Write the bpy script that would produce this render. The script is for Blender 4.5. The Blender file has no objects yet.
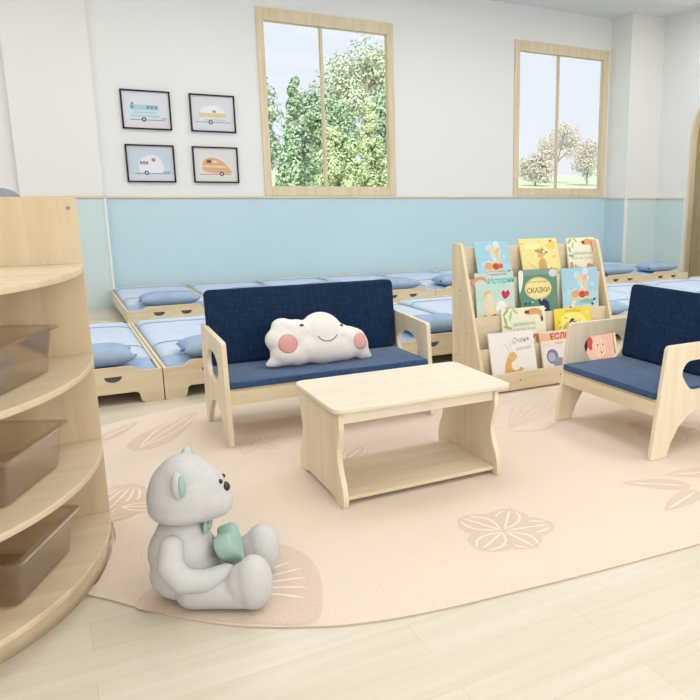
import bpy, bmesh, math, random
from mathutils import Vector, Matrix, noise
from mathutils.bvhtree import BVHTree
from mathutils.geometry import tessellate_polygon
random.seed(7)
PI = math.pi
scene = bpy.context.scene
C = scene.collection

# ------------------------------------------------------------------ camera
cam_d = bpy.data.cameras.new('camera')
cam = bpy.data.objects.new('camera', cam_d); C.objects.link(cam)
cam.location = (0, 0, 1.2)
cam.rotation_euler = (PI/2 - math.atan(153/725.0), 0, math.radians(-30))
cam_d.sensor_width = 36; cam_d.lens = 725/700*36
cam_d.shift_x = -117/700.0
cam_d.clip_start = 0.05; cam_d.clip_end = 500
scene.camera = cam

# ------------------------------------------------------------------ sky
w = bpy.data.worlds.new('world'); scene.world = w; w.use_nodes = True
nt = w.node_tree; nt.nodes.clear()
wo = nt.nodes.new('ShaderNodeOutputWorld'); bg = nt.nodes.new('ShaderNodeBackground')
tc = nt.nodes.new('ShaderNodeTexCoord'); sx = nt.nodes.new('ShaderNodeSeparateXYZ'); rp = nt.nodes.new('ShaderNodeValToRGB')
rp.color_ramp.elements[0].position = 0.0; rp.color_ramp.elements[0].color = (0.90, 0.92, 0.98, 1)
rp.color_ramp.elements[1].position = 0.5; rp.color_ramp.elements[1].color = (0.72, 0.80, 0.98, 1)
nt.links.new(tc.outputs['Generated'], sx.inputs[0]); nt.links.new(sx.outputs['Z'], rp.inputs[0])
nt.links.new(rp.outputs[0], bg.inputs['Color']); nt.links.new(bg.outputs[0], wo.inputs[0])
bg.inputs['Strength'].default_value = 1.05

# ------------------------------------------------------------------ sun (outside, from behind the building) and added ceiling fill lights
sd = bpy.data.lights.new('sun', 'SUN'); so = bpy.data.objects.new('sun', sd); C.objects.link(so)
sd.energy = 4.2; sd.angle = 0.02; sd.color = (1, 0.96, 0.9)
so.rotation_euler = (math.radians(50), 0, math.radians(-28)); so.location = (0, -10, 20)

def area(name, loc, sx_, sy_, power, rot=(0, 0, 0), col=(1, 1, 1)):
    d = bpy.data.lights.new(name, 'AREA'); d.shape = 'RECTANGLE'; d.size = sx_; d.size_y = sy_
    d.energy = power; d.color = col
    o = bpy.data.objects.new(name, d); C.objects.link(o); o.location = loc; o.rotation_euler = rot
    return o
LP = 20.5
for ix, x in enumerate((-1.2, 1.6, 4.4, 7.0)):
    for iy, y in enumerate((-1.6, 1.2, 4.0, 6.8)):
        area('ceiling_fill', (x, y, 3.70), 1.5, 1.5, LP*(0.80 if y < 2 else 1.04), col=(1, 0.99, 0.975))  # unseen overhead panels, added to brighten the room
# unseen fill lights added along the wall behind the camera
for x in (0.0, 3.0, 6.0): area('rear_fill', (x, -2.9, 1.9), 2.7, 2.4, 112/3, rot=(math.radians(90), 0, 0), col=(0.97, 0.985, 1))
scene.view_settings.view_transform = 'Standard'
scene.view_settings.look = 'None'
scene.view_settings.gamma = 1.0
scene.view_settings.exposure = 0.0
scene.view_settings.use_curve_mapping = False

# ------------------------------------------------------------------ materials
def lin(c):
    return tuple((x/12.92 if x <= 0.04045 else ((x+0.055)/1.055)**2.4) for x in c)
def rgb(r, g, b): return lin((r/255., g/255., b/255.))
MATS = {}
def mat(name, col, rough=0.6, spec=0.3, metal=0.0, var=0.0, vscale=(8, 8, 8), bump=0.0, bscale=200, kind='noise', col2=None):
    if name in MATS: return MATS[name]
    m = bpy.data.materials.new(name); m.use_nodes = True; n = m.node_tree; b = n.nodes['Principled BSDF']
    b.inputs['Roughness'].default_value = rough; b.inputs['Metallic'].default_value = metal
    b.inputs['Specular IOR Level'].default_value = spec
    c = rgb(*col); c2 = rgb(*col2) if col2 else tuple(x*(1-var) for x in c)
    tcn = n.nodes.new('ShaderNodeTexCoord'); mp = n.nodes.new('ShaderNodeMapping')
    mp.inputs['Scale'].default_value = vscale
    n.links.new(tcn.outputs['Object'], mp.inputs[0])
    nz = n.nodes.new('ShaderNodeTexNoise'); nz.inputs['Scale'].default_value = 1.0; nz.inputs['Detail'].default_value = 6
    nz.inputs['Roughness'].default_value = 0.6
    n.links.new(mp.outputs[0], nz.inputs[0])
    cr = n.nodes.new('ShaderNodeValToRGB'); cr.color_ramp.elements[0].position = 0.35; cr.color_ramp.elements[1].position = 0.68
    cr.color_ramp.elements[0].color = (*c2, 1); cr.color_ramp.elements[1].color = (*c, 1)
    n.links.new(nz.outputs[0], cr.inputs[0]); n.links.new(cr.outputs[0], b.inputs['Base Color'])
    if bump:
        n2 = n.nodes.new('ShaderNodeTexNoise'); n2.inputs['Scale'].default_value = bscale; n2.inputs['Detail'].default_value = 2
        n.links.new(tcn.outputs['Object'], n2.inputs[0])
        bp = n.nodes.new('ShaderNodeBump'); bp.inputs['Strength'].default_value = bump; bp.inputs['Distance'].default_value = 0.002
        n.links.new(n2.outputs[0], bp.inputs['Height']); n.links.new(bp.outputs[0], b.inputs['Normal'])
    MATS[name] = m
    return m
def wood(name, c1, c2, axis='X', k=1.0, rough=0.45, knots=False):
    """pale timber with long grain along an object axis, broken by a soft cathedral figure"""
    if name in MATS: return MATS[name]
    m = bpy.data.materials.new(name); m.use_nodes = True; n = m.node_tree; b = n.nodes['Principled BSDF']
    b.inputs['Roughness'].default_value = rough; b.inputs['Specular IOR Level'].default_value = 0.3
    tcn = n.nodes.new('ShaderNodeTexCoord'); mp = n.nodes.new('ShaderNodeMapping')
    s = {'X': (1.6, 22, 22), 'Y': (22, 1.6, 22), 'Z': (22, 22, 1.6)}[axis]
    mp.inputs['Scale'].default_value = tuple(q*k for q in s)
    n.links.new(tcn.outputs['Object'], mp.inputs[0])
    nz = n.nodes.new('ShaderNodeTexNoise'); nz.inputs['Scale'].default_value = 1; nz.inputs['Detail'].default_value = 5
    nz.inputs['Distortion'].default_value = 0.6
    n.links.new(mp.outputs[0], nz.inputs[0])
    mp2 = n.nodes.new('ShaderNodeMapping')
    s2 = {'X': (1.2, 7, 7), 'Y': (7, 1.2, 7), 'Z': (7, 7, 1.2)}[axis]
    mp2.inputs['Scale'].default_value = tuple(q*k for q in s2)
    n.links.new(tcn.outputs['Object'], mp2.inputs[0])
    nz2 = n.nodes.new('ShaderNodeTexNoise'); nz2.inputs['Scale'].default_value = 1; nz2.inputs['Detail'].default_value = 1
    n.links.new(mp2.outputs[0], nz2.inputs[0])
    mul = n.nodes.new('ShaderNodeMath'); mul.operation = 'MULTIPLY'; mul.inputs[1].default_value = 14
    n.links.new(nz2.outputs[0], mul.inputs[0])
    sn = n.nodes.new('ShaderNodeMath'); sn.operation = 'SINE'; n.links.new(mul.outputs[0], sn.inputs[0])
    ml2 = n.nodes.new('ShaderNodeMath'); ml2.operation = 'MULTIPLY_ADD'; ml2.inputs[1].default_value = 0.07
    n.links.new(sn.outputs[0], ml2.inputs[0]); n.links.new(nz.outputs[0], ml2.inputs[2])
    cr = n.nodes.new('ShaderNodeValToRGB'); cr.color_ramp.elements[0].position = 0.28; cr.color_ramp.elements[1].position = 0.72
    cr.color_ramp.elements[0].color = (*rgb(*c2), 1); cr.color_ramp.elements[1].color = (*rgb(*c1), 1)
    n.links.new(ml2.outputs[0], cr.inputs[0]); n.links.new(cr.outputs[0], b.inputs['Base Color'])
    MATS[name] = m
    return m
WX = wood('maple_x', (236, 222, 194), (224, 205, 171), 'X')
WY = wood('maple_y', (236, 222, 194), (224, 205, 171), 'Y')
WZ = wood('maple_z', (234, 219, 190), (222, 203, 167), 'Z')
PX = wood('pale_x', (239, 230, 211), (231, 220, 197), 'X')
PZ = wood('pale_z', (238, 226, 200), (228, 212, 182), 'Z')
SHZ = wood('shelf_z', (222, 205, 173), (208, 187, 151), 'Z', 0.8)
SHX = wood('shelf_x', (226, 210, 180), (213, 194, 160), 'X', 0.8)
EDGE = wood('ply_edge', (238, 224, 192), (224, 204, 166), 'Z', 2)
WHITE = mat('wall_white', (242, 242, 241), 0.8, 0.1, var=0.01, vscale=(.5, .5, .5))
COLW = mat('column_white', (242, 241, 238), 0.8, 0.1)
CEIL = mat('ceiling_paint', (236, 238, 240), 0.9, 0.1)
BLUE = mat('dado_blue', (202, 227, 235), 0.7, 0.1, var=0.03, vscale=(.6, .6, .6))
MINT = mat('dado_mint', (214, 232, 233), 0.7, 0.1, var=0.02, vscale=(.6, .6, .6))
WTRIM = mat('white_trim', (244, 244, 242), 0.6)

# ------------------------------------------------------------------ mesh helpers
def link(name, me, m=None, parent=None, smooth=False):
    o = bpy.data.objects.new(name, me); C.objects.link(o)
    if m is not None:
        for q in (m if isinstance(m, (list, tuple)) else [m]): me.materials.append(q)
    if parent: o.parent = parent
    if smooth:
        for p in me.polygons: p.use_smooth = True
    return o
def obj(name, bm, m=None, parent=None, smooth=False):
    me = bpy.data.meshes.new(name)
    bmesh.ops.recalc_face_normals(bm, faces=bm.faces[:])
    bm.to_mesh(me); bm.free()
    return link(name, me, m, parent, smooth)
def box(bm, x0, x1, y0, y1, z0, z1, bev=0.0, seg=2, mi=0):
    r = bmesh.ops.create_cube(bm, size=1)
    vs = r['verts']
    for v in vs:
        v.co = Vector(((x0+x1)/2+v.co.x*(x1-x0), (y0+y1)/2+v.co.y*(y1-y0), (z0+z1)/2+v.co.z*(z1-z0)))
    fs = set(f for v in vs for f in v.link_faces)
    for f in fs: f.material_index = mi
    if bev:
        es = list(set(e for v in vs for e in v.link_edges))
        bmesh.ops.bevel(bm, geom=es, offset=bev, segments=seg, affect='EDGES', profile=0.5)
def bx(name, x0, x1, y0, y1, z0, z1, m, parent=None, bev=0.003, seg=2, smooth=False):
    bm = bmesh.new(); box(bm, x0, x1, y0, y1, z0, z1, bev, seg)
    return obj(name, bm, m, parent, smooth)
def tag(o, label, cat, group=None, kind=None):
    o['label'] = label; o['category'] = cat
    if group: o['group'] = group
    if kind: o['kind'] = kind
    return o
def struct(o):
    o['kind'] = 'structure'; return o
def empty(name, loc=(0, 0, 0), rz=0, rx=0):
    o = bpy.data.objects.new(name, None); C.objects.link(o); o.location = loc; o.rotation_euler = (rx, 0, rz)
    o.empty_display_size = 0.1
    return o
def thing(name, label, cat, loc=(0, 0, 0), rz=0, group=None, rx=0):
    o = empty(name, loc, rz, rx); return tag(o, label, cat, group)
def dup(root, loc, label, rz=None):
    r = root.copy(); C.objects.link(r); r.location = loc; r['label'] = label
    if rz is not None: r.rotation_euler = (0, 0, rz)
    for ch in list(root.children):
        c = ch.copy(); C.objects.link(c); c.parent = r
        for g in ch.children:
            d = g.copy(); C.objects.link(d); d.parent = c
    return r
def fill(bm, vs, pts):
    out = []
    for t in tessellate_polygon([[Vector((p[0], p[1], 0)) for p in pts]]):
        try: out.append(bm.faces.new([vs[i] for i in t]))
        except ValueError: pass
    return out
def rounded(pts, n=6):
    """pts: (x, y, radius) -> polygon with rounded corners"""
    out = []; N = len(pts)
    for i in range(N):
        p0 = Vector(pts[i-1][:2]); p = Vector(pts[i][:2]); p1 = Vector(pts[(i+1) % N][:2]); r = pts[i][2] if len(pts[i]) > 2 else 0
        if r <= 0: out.append((p.x, p.y)); continue
        a = (p0-p); b = (p1-p); r = min(r, a.length*.49, b.length*.49)
        A = p+a.normalized()*r; B = p+b.normalized()*r
        for k in range(n+1):
            t = k/n; q = A*(1-t)**2+p*2*t*(1-t)+B*t*t; out.append((q.x, q.y))
    return out
def oval(cx, cy, rx, ry, n=36, p=2.0):
    o = []
    for i in range(n):
        a = 2*PI*i/n; c, s = math.cos(a), math.sin(a)
        o.append((cx+rx*math.copysign(abs(c)**(2/p), c), cy+ry*math.copysign(abs(s)**(2/p), s)))
    return o
def spline(pts, n=8, closed=True):
    out = []; N = len(pts)
    rng = range(N) if closed else range(N-1)
    for i in rng:
        if closed: P = [Vector(pts[(i+k-1) % N]) for k in range(4)]
        else: P = [Vector(pts[max(0, min(N-1, i+k-1))]) for k in range(4)]
        for k in range(n):
            t = k/n
            out.append(tuple(0.5*((2*P[1])+(-P[0]+P[2])*t+(2*P[0]-5*P[1]+4*P[2]-P[3])*t*t+(-P[0]+3*P[1]-3*P[2]+P[3])*t**3)))
    if not closed: out.append(tuple(pts[-1]))
    return out
def plate(name, outline, holes, th, mapf, m, parent=None, bev=0.0015):
    """flat board cut to an outline with holes; mapf(u, v, t) -> xyz, t in [-th/2, th/2]"""
    cu = bpy.data.curves.new('tmp', 'CURVE'); cu.dimensions = '2D'; cu.fill_mode = 'BOTH'
    cu.extrude = th/2-bev; cu.bevel_depth = bev; cu.bevel_resolution = 1; cu.offset = -bev
    for lp in [outline]+list(holes):
        s = cu.splines.new('POLY'); s.points.add(len(lp)-1); s.use_cyclic_u = True
        for i, p in enumerate(lp): s.points[i].co = (p[0], p[1], 0, 1)
    t = bpy.data.objects.new('tmp', cu); C.objects.link(t)
    bpy.context.view_layer.update()
    dg = bpy.context.evaluated_depsgraph_get()
    me = bpy.data.meshes.new_from_object(t.evaluated_get(dg), depsgraph=dg)
    bpy.data.objects.remove(t); bpy.data.curves.remove(cu)
    for v in me.vertices: v.co = Vector(mapf(v.co.x, v.co.y, v.co.z))
    bm = bmesh.new(); bm.from_mesh(me); bmesh.ops.remove_doubles(bm, verts=bm.verts[:], dist=1e-5)
    bmesh.ops.recalc_face_normals(bm, faces=bm.faces[:]); bm.to_mesh(me); bm.free()
    me.name = name
    return link(name, me, m, parent)
def blob(name, balls, m, parent=None, voxel=0.006, smooth=6, extra=None):
    """balls: (centre, (rx, ry, rz) or r [, z-rotation]); merged into one smooth skin"""
    bm = bmesh.new()
    for bdef in balls:
        c, r = bdef[0], bdef[1]
        if not isinstance(r, (tuple, list)): r = (r, r, r)
        g = bmesh.ops.create_icosphere(bm, subdivisions=3, radius=1)
        R = Matrix.Identity(3)
        if len(bdef) > 2: R = bdef[2]
        for v in g['verts']: v.co = R @ Vector((v.co.x*r[0], v.co.y*r[1], v.co.z*r[2]))+Vector(c)
    me = bpy.data.meshes.new('t'); bm.to_mesh(me); bm.free()
    t = bpy.data.objects.new('tmp', me); C.objects.link(t)
    md = t.modifiers.new('r', 'REMESH'); md.mode = 'VOXEL'; md.voxel_size = voxel
    ms = t.modifiers.new('s', 'SMOOTH'); ms.factor = 0.5; ms.iterations = smooth
    bpy.context.view_layer.update(); dg = bpy.context.evaluated_depsgraph_get()
    me2 = bpy.data.meshes.new_from_object(t.evaluated_get(dg), depsgraph=dg)
    bpy.data.objects.remove(t); bpy.data.meshes.remove(me)
    me2.name = name
    if extra:
        for v in me2.vertices: v.co = extra(v.co)
    return link(name, me2, m, parent, True)
def chain(pts, n=10):
    out = []
    for i in range(len(pts)-1):
        a, ra = Vector(pts[i][0]), pts[i][1]; b, rb = Vector(pts[i+1][0]), pts[i+1][1]
        for k in range(n):
            t = k/n; out.append((a.lerp(b, t), ra*(1-t)+rb*t))
    out.append((Vector(pts[-1][0]), pts[-1][1])); return out
def patch(name, target, origin, u, v, d, outline, off, m, parent, rings=5, th=0.0):
    """a thin piece of cloth laid on the surface of target: outline in the (u, v) plane projected along d"""
    bm0 = bmesh.new(); bm0.from_mesh(target.data); tree = BVHTree.FromBMesh(bm0)
    u, v, d, origin = Vector(u), Vector(v), Vector(d).normalized(), Vector(origin)
    cx = sum(p[0] for p in outline)/len(outline); cy = sum(p[1] for p in outline)/len(outline)
    bm = bmesh.new(); rows = []
    def hit(a, b):
        p = origin+u*a+v*b; h = tree.ray_cast(p, d)
        if h[0] is None: h = tree.find_nearest(p+d*0.1)
        return h[0]+h[1]*off
    for k in range(1, rings+1):
        s = k/rings; rows.append([bm.verts.new(hit(cx+(p[0]-cx)*s, cy+(p[1]-cy)*s)) for p in outline])
    c = bm.verts.new(hit(cx, cy)); n = len(outline)
    for i in range(n):
        bm.faces.new((c, rows[0][i], rows[0][(i+1) % n]))
        for k in range(rings-1): bm.faces.new((rows[k][i], rows[k+1][i], rows[k+1][(i+1) % n], rows[k][(i+1) % n]))
    bm0.free()
    o = obj(name, bm, m, parent, True)
    md = o.modifiers.new('s', 'SOLIDIFY'); md.thickness = max(th, 0.0008); md.offset = 0
    return o
def band(pts, wd):
    """closed outline around an open polyline"""
    L, R_ = [], []
    for i, p in enumerate(pts):
        a = Vector(pts[max(0, i-1)]); b = Vector(pts[min(len(pts)-1, i+1)]); t = (b-a).normalized(); nn = Vector((-t.y, t.x))
        f = wd/2*(0.35 if i in (0, len(pts)-1) else 1)
        L.append(tuple(Vector(p)+nn*f)); R_.append(tuple(Vector(p)-nn*f))
    return L, R_

# ================================================================== room
XL, XR, YB, YN, ZC = -2.6, 8.306, 8.95, -3.0, 3.79
# floor: pale planks running along the back wall
fm = bpy.data.materials.new('plank_floor'); fm.use_nodes = True; n = fm.node_tree; b = n.nodes['Principled BSDF']
b.inputs['Roughness'].default_value = 0.34; b.inputs['Specular IOR Level'].default_value = 0.35
tcn = n.nodes.new('ShaderNodeTexCoord')
br = n.nodes.new('ShaderNodeTexBrick'); br.offset = 0.37; br.offset_frequency = 2
br.inputs['Scale'].default_value = 1; br.inputs['Brick Width'].default_value = 1.25; br.inputs['Row Height'].default_value = 0.155
br.inputs['Mortar Size'].default_value = 0.0012; br.inputs['Mortar Smooth'].default_value = 0.3
br.inputs['Color1'].default_value = (*rgb(227, 219, 205), 1); br.inputs['Color2'].default_value = (*rgb(220, 211, 194), 1)
br.inputs['Mortar'].default_value = (*rgb(213, 201, 180), 1)
n.links.new(tcn.outputs['Object'], br.inputs[0])
mp = n.nodes.new('ShaderNodeMapping'); mp.inputs['Scale'].default_value = (1.5, 26, 1); n.links.new(tcn.outputs['Object'], mp.inputs[0])
nz = n.nodes.new('ShaderNodeTexNoise'); nz.inputs['Scale'].default_value = 1; nz.inputs['Detail'].default_value = 5; n.links.new(mp.outputs[0], nz.inputs[0])
mx = n.nodes.new('ShaderNodeMix'); mx.data_type = 'RGBA'; mx.blend_type = 'MULTIPLY'; mx.inputs[0].default_value = 1
cr = n.nodes.new('ShaderNodeValToRGB'); cr.color_ramp.elements[0].position = .3; cr.color_ramp.elements[1].position = .7
cr.color_ramp.elements[0].color = (.90, .885, .85, 1); cr.color_ramp.elements[1].color = (1, 1, 1, 1)
n.links.new(nz.outputs[0], cr.inputs[0]); n.links.new(br.outputs['Color'], mx.inputs[6]); n.links.new(cr.outputs[0], mx.inputs[7])
n.links.new(mx.outputs[2], b.inputs['Base Color'])
struct(bx('floor', XL-.2, XR+.2, YN-.2, YB+.2, -0.12, 0, fm, bev=0))
struct(bx('ceiling', XL-.2, XR+.2, YN-.2, YB+.24, ZC, ZC+.15, CEIL, bev=0))
# back wall with two window openings
WIN = [(2.36, 4.08), (5.93, 7.62)]; WZ0, WZ1 = 1.215, 3.335
bm = bmesh.new()
xs = [XL-.2, WIN[0][0], WIN[0][1], WIN[1][0], WIN[1][1], XR+.2]
box(bm, XL-.2, XR+.2, YB, YB+.10, 0, WZ0); box(bm, XL-.2, XR+.2, YB, YB+.10, WZ1, ZC)
for a, b_ in ((0, 1), (2, 3), (4, 5)): box(bm, xs[a], xs[b_], YB, YB+.10, WZ0, WZ1)
struct(obj('wall_back', bm, WHITE))
struct(bx('wall_left', XL-.2, XL, YN, YB, 0, ZC, WHITE, bev=0))
struct(bx('wall_rear', XL-.2, XR+.2, YN-.2, YN, 0, ZC, WHITE, bev=0))
# made-up window frames around the rear fill lights, made-up housings over the ceiling fills
for k, x in enumerate((0.0, 3.0, 6.0)):
    bm = bmesh.new(); box(bm, x-1.43, x-1.355, YN, YN+.13, .62, 3.18); box(bm, x+1.355, x+1.43, YN, YN+.13, .62, 3.18)
    box(bm, x-1.355, x+1.355, YN, YN+.13, .62, .695); box(bm, x-1.355, x+1.355, YN, YN+.13, 3.105, 3.18)
    struct(obj('window_%d' % (k+3), bm, WZ))  # invented frame, goes with an added rear light
for ix, x in enumerate((-1.2, 1.6, 4.4, 7.0)):
    for iy, y in enumerate((-1.6, 1.2, 4.0, 6.8)): struct(bx('trim_%d' % (20+ix*4+iy), x-.77, x+.77, y-.77, y+.77, 3.705, ZC-.0005, WTRIM))  # invented housing above each added ceiling light
# right wall with arched opening
def arch(y0, y1, zs, k=1.0, n=20):
    R_ = (y1-y0)/2; c = (y0+y1)/2
    return [(c-R_*math.cos(PI*i/n), zs+R_*k*math.sin(PI*i/n)) for i in range(n+1)]
ay0, ay1, zs = 6.1, 7.86, 2.0
outer = [(YN-.1, 0)]+[(ay0, 0)]+arch(ay0, ay1, zs)+[(ay1, 0), (YB+.1, 0), (YB+.1, ZC), (YN-.1, ZC)]
struct(plate('wall_right', outer, [], .2, lambda u, v, t: (XR+.1+t, u, v), WHITE, bev=0.0005))
# column left of the pictures, pilaster in the right corner
struct(bx('trim_1', -0.17, .605, YB-.07, YB, 0, ZC, COLW, bev=0.002))
struct(bx('trim_2', 7.665, XR, 8.5, YB, 0, ZC, COLW, bev=0.002))
# painted lower panels and the thin timber rail on top of them
struct(bx('trim_3', .612, 7.66, YB-.012, YB, 0, 1.185, BLUE, bev=0))
struct(bx('trim_4', -.165, .598, YB-.082, YB-.07, 0, 1.185, MINT, bev=0))
struct(bx('trim_5', XL, -.175, YB-.012, YB, 0, 1.185, MINT, bev=0))
struct(bx('trim_6', 7.70, XR-.0125, 8.488, 8.5, 0, 1.165, MINT, bev=0))
struct(bx('trim_7', 7.653, 7.665, 8.5, YB-.013, 0, 1.165, BLUE, bev=0))
bm = bmesh.new()
box(bm, .612, 7.645, YB-.028, YB, 1.187, 1.212, .003); box(bm, -.17, .60, YB-.095, YB-.07, 1.187, 1.212, .003)
box(bm, XL, -.175, YB-.028, YB, 1.187, 1.212, .003)
box(bm, 7.70, XR-.03, 8.475, 8.5, 1.167, 1.192, .003); box(bm, 7.641, 7.665, 8.5, YB-.03, 1.167, 1.192, .003)
box(bm, XR-.028, XR, 7.93, 8.5, 1.167, 1.192, .003)
struct(obj('trim_8', bm, WX))
struct(bx('trim_9', .598, .622, YB-.092, YB-.0125, 0, 1.19, WTRIM))
struct(bx('trim_10', 7.652, 7.70, 8.472, 8.5, 0, 1.165, WTRIM))
struct(bx('trim_11', XR-.012, XR, 7.93, 8.488, 0, 1.165, MINT, bev=0))
# door in the arch
FR = wood('arch_frame', (238, 226, 198), (226, 210, 176), 'Z')
DR = wood('arch_door', (176, 163, 128), (158, 144, 108), 'Z')
ol = [(ay0-.0, 0)]+arch(ay0, ay1, zs)+[(ay1, 0)]
il = [(ay0+.035, 0)]+arch(ay0+.035, ay1-.035, zs)+[(ay1-.035, 0)]
struct(plate('trim_12', ol+il[::-1], [], .24, lambda u, v, t: (XR+.10+t, u, v), FR, bev=.002))
door = struct(plate('door_1', [(ay0+.037, .01)]+arch(ay0+.037, ay1-.037, zs)+[(ay1-.037, .01)], [], .05, lambda u, v, t: (XR+.11+t, u, v), DR))
bm = bmesh.new()
for i in range(1, 14):
    zz = i*.2
    half = (ay1-ay0)/2-.09
    if zz > zs: half = math.sqrt(max(0, (half)**2-(zz-zs)**2))
    box(bm, XR+.078, XR+.0845, (ay0+ay1)/2-half, (ay0+ay1)/2+half, zz, zz+.012, .001)
obj('door_batten', bm, DR, door)
# windows
GL = bpy.data.materials.new('window_glass'); GL.use_nodes = True; n = GL.node_tree; n.nodes.clear()
o_ = n.nodes.new('ShaderNodeOutputMaterial'); ms_ = n.nodes.new('ShaderNodeMixShader'); tr = n.nodes.new('ShaderNodeBsdfTransparent')
gl = n.nodes.new('ShaderNodeBsdfGlossy'); gl.inputs['Roughness'].default_value = 0.02; fr = n.nodes.new('ShaderNodeLayerWeight'); fr.inputs[0].default_value = 0.04
tr.inputs[0].default_value = (0.97, 0.985, 0.98, 1)
n.links.new(fr.outputs['Facing'], ms_.inputs[0]); n.links.new(tr.outputs[0], ms_.inputs[1]); n.links.new(gl.outputs[0], ms_.inputs[2]); n.links.new(ms_.outputs[0], o_.inputs[0])
for wi, (x0, x1) in enumerate(WIN):
    root = struct(empty('window_%d' % (wi+1), ((x0+x1)/2, YB, WZ0)))
    cx = (x0+x1)/2; hw = (x1-x0)/2; H = WZ1-WZ0
    bm = bmesh.new(); ya, yb = -.022, .07; mo_ = (-.082, -.062)[wi]
    box(bm, -hw, -hw+.085, ya, yb, 0, H, .003); box(bm, hw-.085, hw, ya, yb, 0, H, .003)
    box(bm, -hw+.085, hw-.085, ya, yb, H-.135, H, .003); box(bm, -hw+.085, hw-.085, ya, yb, 0, .105, .003)
    obj('window_frame', bm, WZ, root)
    i = hw-.085; e_ = .009
    for s in (-1, 1):
        a, c = (-i, mo_-.013) if s < 0 else (mo_+.013, i); bm = bmesh.new()
        for (p, q, r, t) in ((a, a+e_, .105, H-.135), (c-e_, c, .105, H-.135), (a+e_, c-e_, .105, .105+e_), (a+e_, c-e_, H-.135-e_, H-.135)):
            box(bm, p, q, .02, .045, r, t, .001)
        obj('window_sash', bm, WZ, root)
    bm = bmesh.new(); box(bm, mo_-.0125, mo_+.0125, .01, .055, .105, H-.135, .003)
    obj('mullion', bm, WZ, root)
    for s in (-1, 1):
        a, c = (-i+e_, mo_-.013-e_) if s < 0 else (mo_+.013+e_, i-e_)
        bx('pane', a, c, .030, .034, .105+e_, H-.135-e_, GL, root, bev=0)

# ================================================================== outside
GR = mat('lawn', (212, 222, 190), 0.9, 0.05, vscale=(.8, .8, .8), col2=(196, 210, 172))
bm = bmesh.new(); G = {}
def ground(x, y):
    return max(0, (y-16))*0.062*(1 if y < 75 else 1)+(-.1 if y < 16 else 0)+(0.25*noise.noise(Vector((x*.05, y*.05, 0))) if y > 20 else -.0)
nx, ny = 40, 40
for i in range(nx+1):
    for j in range(ny+1):
        x = -30+i*(150/nx); y = 9.2+j*(78/ny)
        if y > 86: pass
        G[i, j] = bm.verts.new((x, y, ground(x, y)-(0 if j < ny else 0)))
for i in range(nx):
    for j in range(ny): bm.faces.new((G[i, j], G[i+1, j], G[i+1, j+1], G[i, j+1]))
struct(obj('ground', bm, GR, smooth=True))
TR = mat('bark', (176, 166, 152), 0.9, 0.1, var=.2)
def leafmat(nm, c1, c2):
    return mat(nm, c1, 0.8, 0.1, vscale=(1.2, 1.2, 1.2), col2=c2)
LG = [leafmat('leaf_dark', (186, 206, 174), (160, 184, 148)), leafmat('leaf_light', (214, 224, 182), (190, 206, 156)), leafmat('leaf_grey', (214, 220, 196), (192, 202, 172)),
      leafmat('leaf_brown', (222, 212, 200), (204, 194, 180))]  # leaf colours paled to carry the haze outside
def tree(x, y, h, r, kind, label, lm, trunk=0.25, nleaf=2600, cone=False, leaf=0.13, vshape=1.0, sparse=False):
    z = ground(x, y)
    t = thing('conifer' if cone else 'leafy_tree', label, 'tree', (x, y, z), random.uniform(0, 6), 'trees seen through the windows')
    rnd = random.Random(int(x*100+y))
    bm = bmesh.new()
    # crown of leaf sprays set on sub-crowns
    subs = []
    for i in range(70 if cone else 28 if not sparse else 22):
        if cone:
            k = rnd.random()**.8; rr = r*(1-k*.92); a = rnd.uniform(0, 2*PI)
            subs.append((Vector((math.cos(a)*rr*.62, math.sin(a)*rr*.62, h*(trunk*.3+(1-trunk*.3)*k))), max(.14*r, rr*.42)))
        else:
            a = rnd.uniform(0, 2*PI); el = rnd.uniform(-.75, 1); q = math.sqrt(1-el*el)*rnd.uniform(.5, 1.0)
            cz = h*(trunk+(1-trunk)*.5); hz = h*(1-trunk)*.5
            subs.append((Vector((math.cos(a)*q*r*.75, math.sin(a)*q*r*.75, cz+el*hz*.78)), r*(.40 if not sparse else .27)*rnd.uniform(.75, 1.2)))
    for i in range(nleaf):
        c, sr = subs[rnd.randrange(len(subs))]
        d = Vector((rnd.gauss(0, 1), rnd.gauss(0, 1), rnd.gauss(0, 1))).normalized()
        p = c+d*sr*rnd.uniform(.55, 1.05)
        s = leaf*rnd.uniform(.6, 1.4)
        nrm = (d+Vector((rnd.uniform(-.6, .6), rnd.uniform(-.6, .6), rnd.uniform(-.1, .9)))).normalized()
        u = nrm.orthogonal().normalized(); u.rotate(Matrix.Rotation(rnd.uniform(0, 6.28), 3, nrm)); v = nrm.cross(u)
        q = [bm.verts.new(p+u*s*a_+v*s*b_) for a_, b_ in ((-1, 0), (-.2, -.55), (1, 0), (-.2, .55))]
        bm.faces.new(q)
    me = bpy.data.meshes.new('foliage'); bm.to_mesh(me); bm.free(); link('foliage', me, lm, t)
    bm = bmesh.new(); tr_ = .045*h*.35+.05
    bmesh.ops.create_cone(bm, cap_ends=True, segments=10, radius1=tr_, radius2=tr_*.35, depth=h*.75, matrix=Matrix.Translation((0, 0, h*.375-.1)))
    for i in range(10):
        c, sr = subs[i*2]; a = Vector((0, 0, h*(trunk*.8+.04*i))); a.z = min(a.z, c.z*.9); d = c-a
        if d.length < .2: continue
        M = Matrix.Translation((a+c)/2) @ d.to_track_quat('Z', 'Y').to_matrix().to_4x4()
        bmesh.ops.create_cone(bm, cap_ends=True, segments=6, radius1=tr_*.4, radius2=tr_*.12, depth=d.length, matrix=M)
    obj('trunk', bm, TR, t)
    return t
TREES_HERE = 1
tree(6.3, 27, 4.9, 1.75, 0, 'green leafy tree at the left edge of the left window view', LG[0], .06, 9000, leaf=.075)
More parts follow.
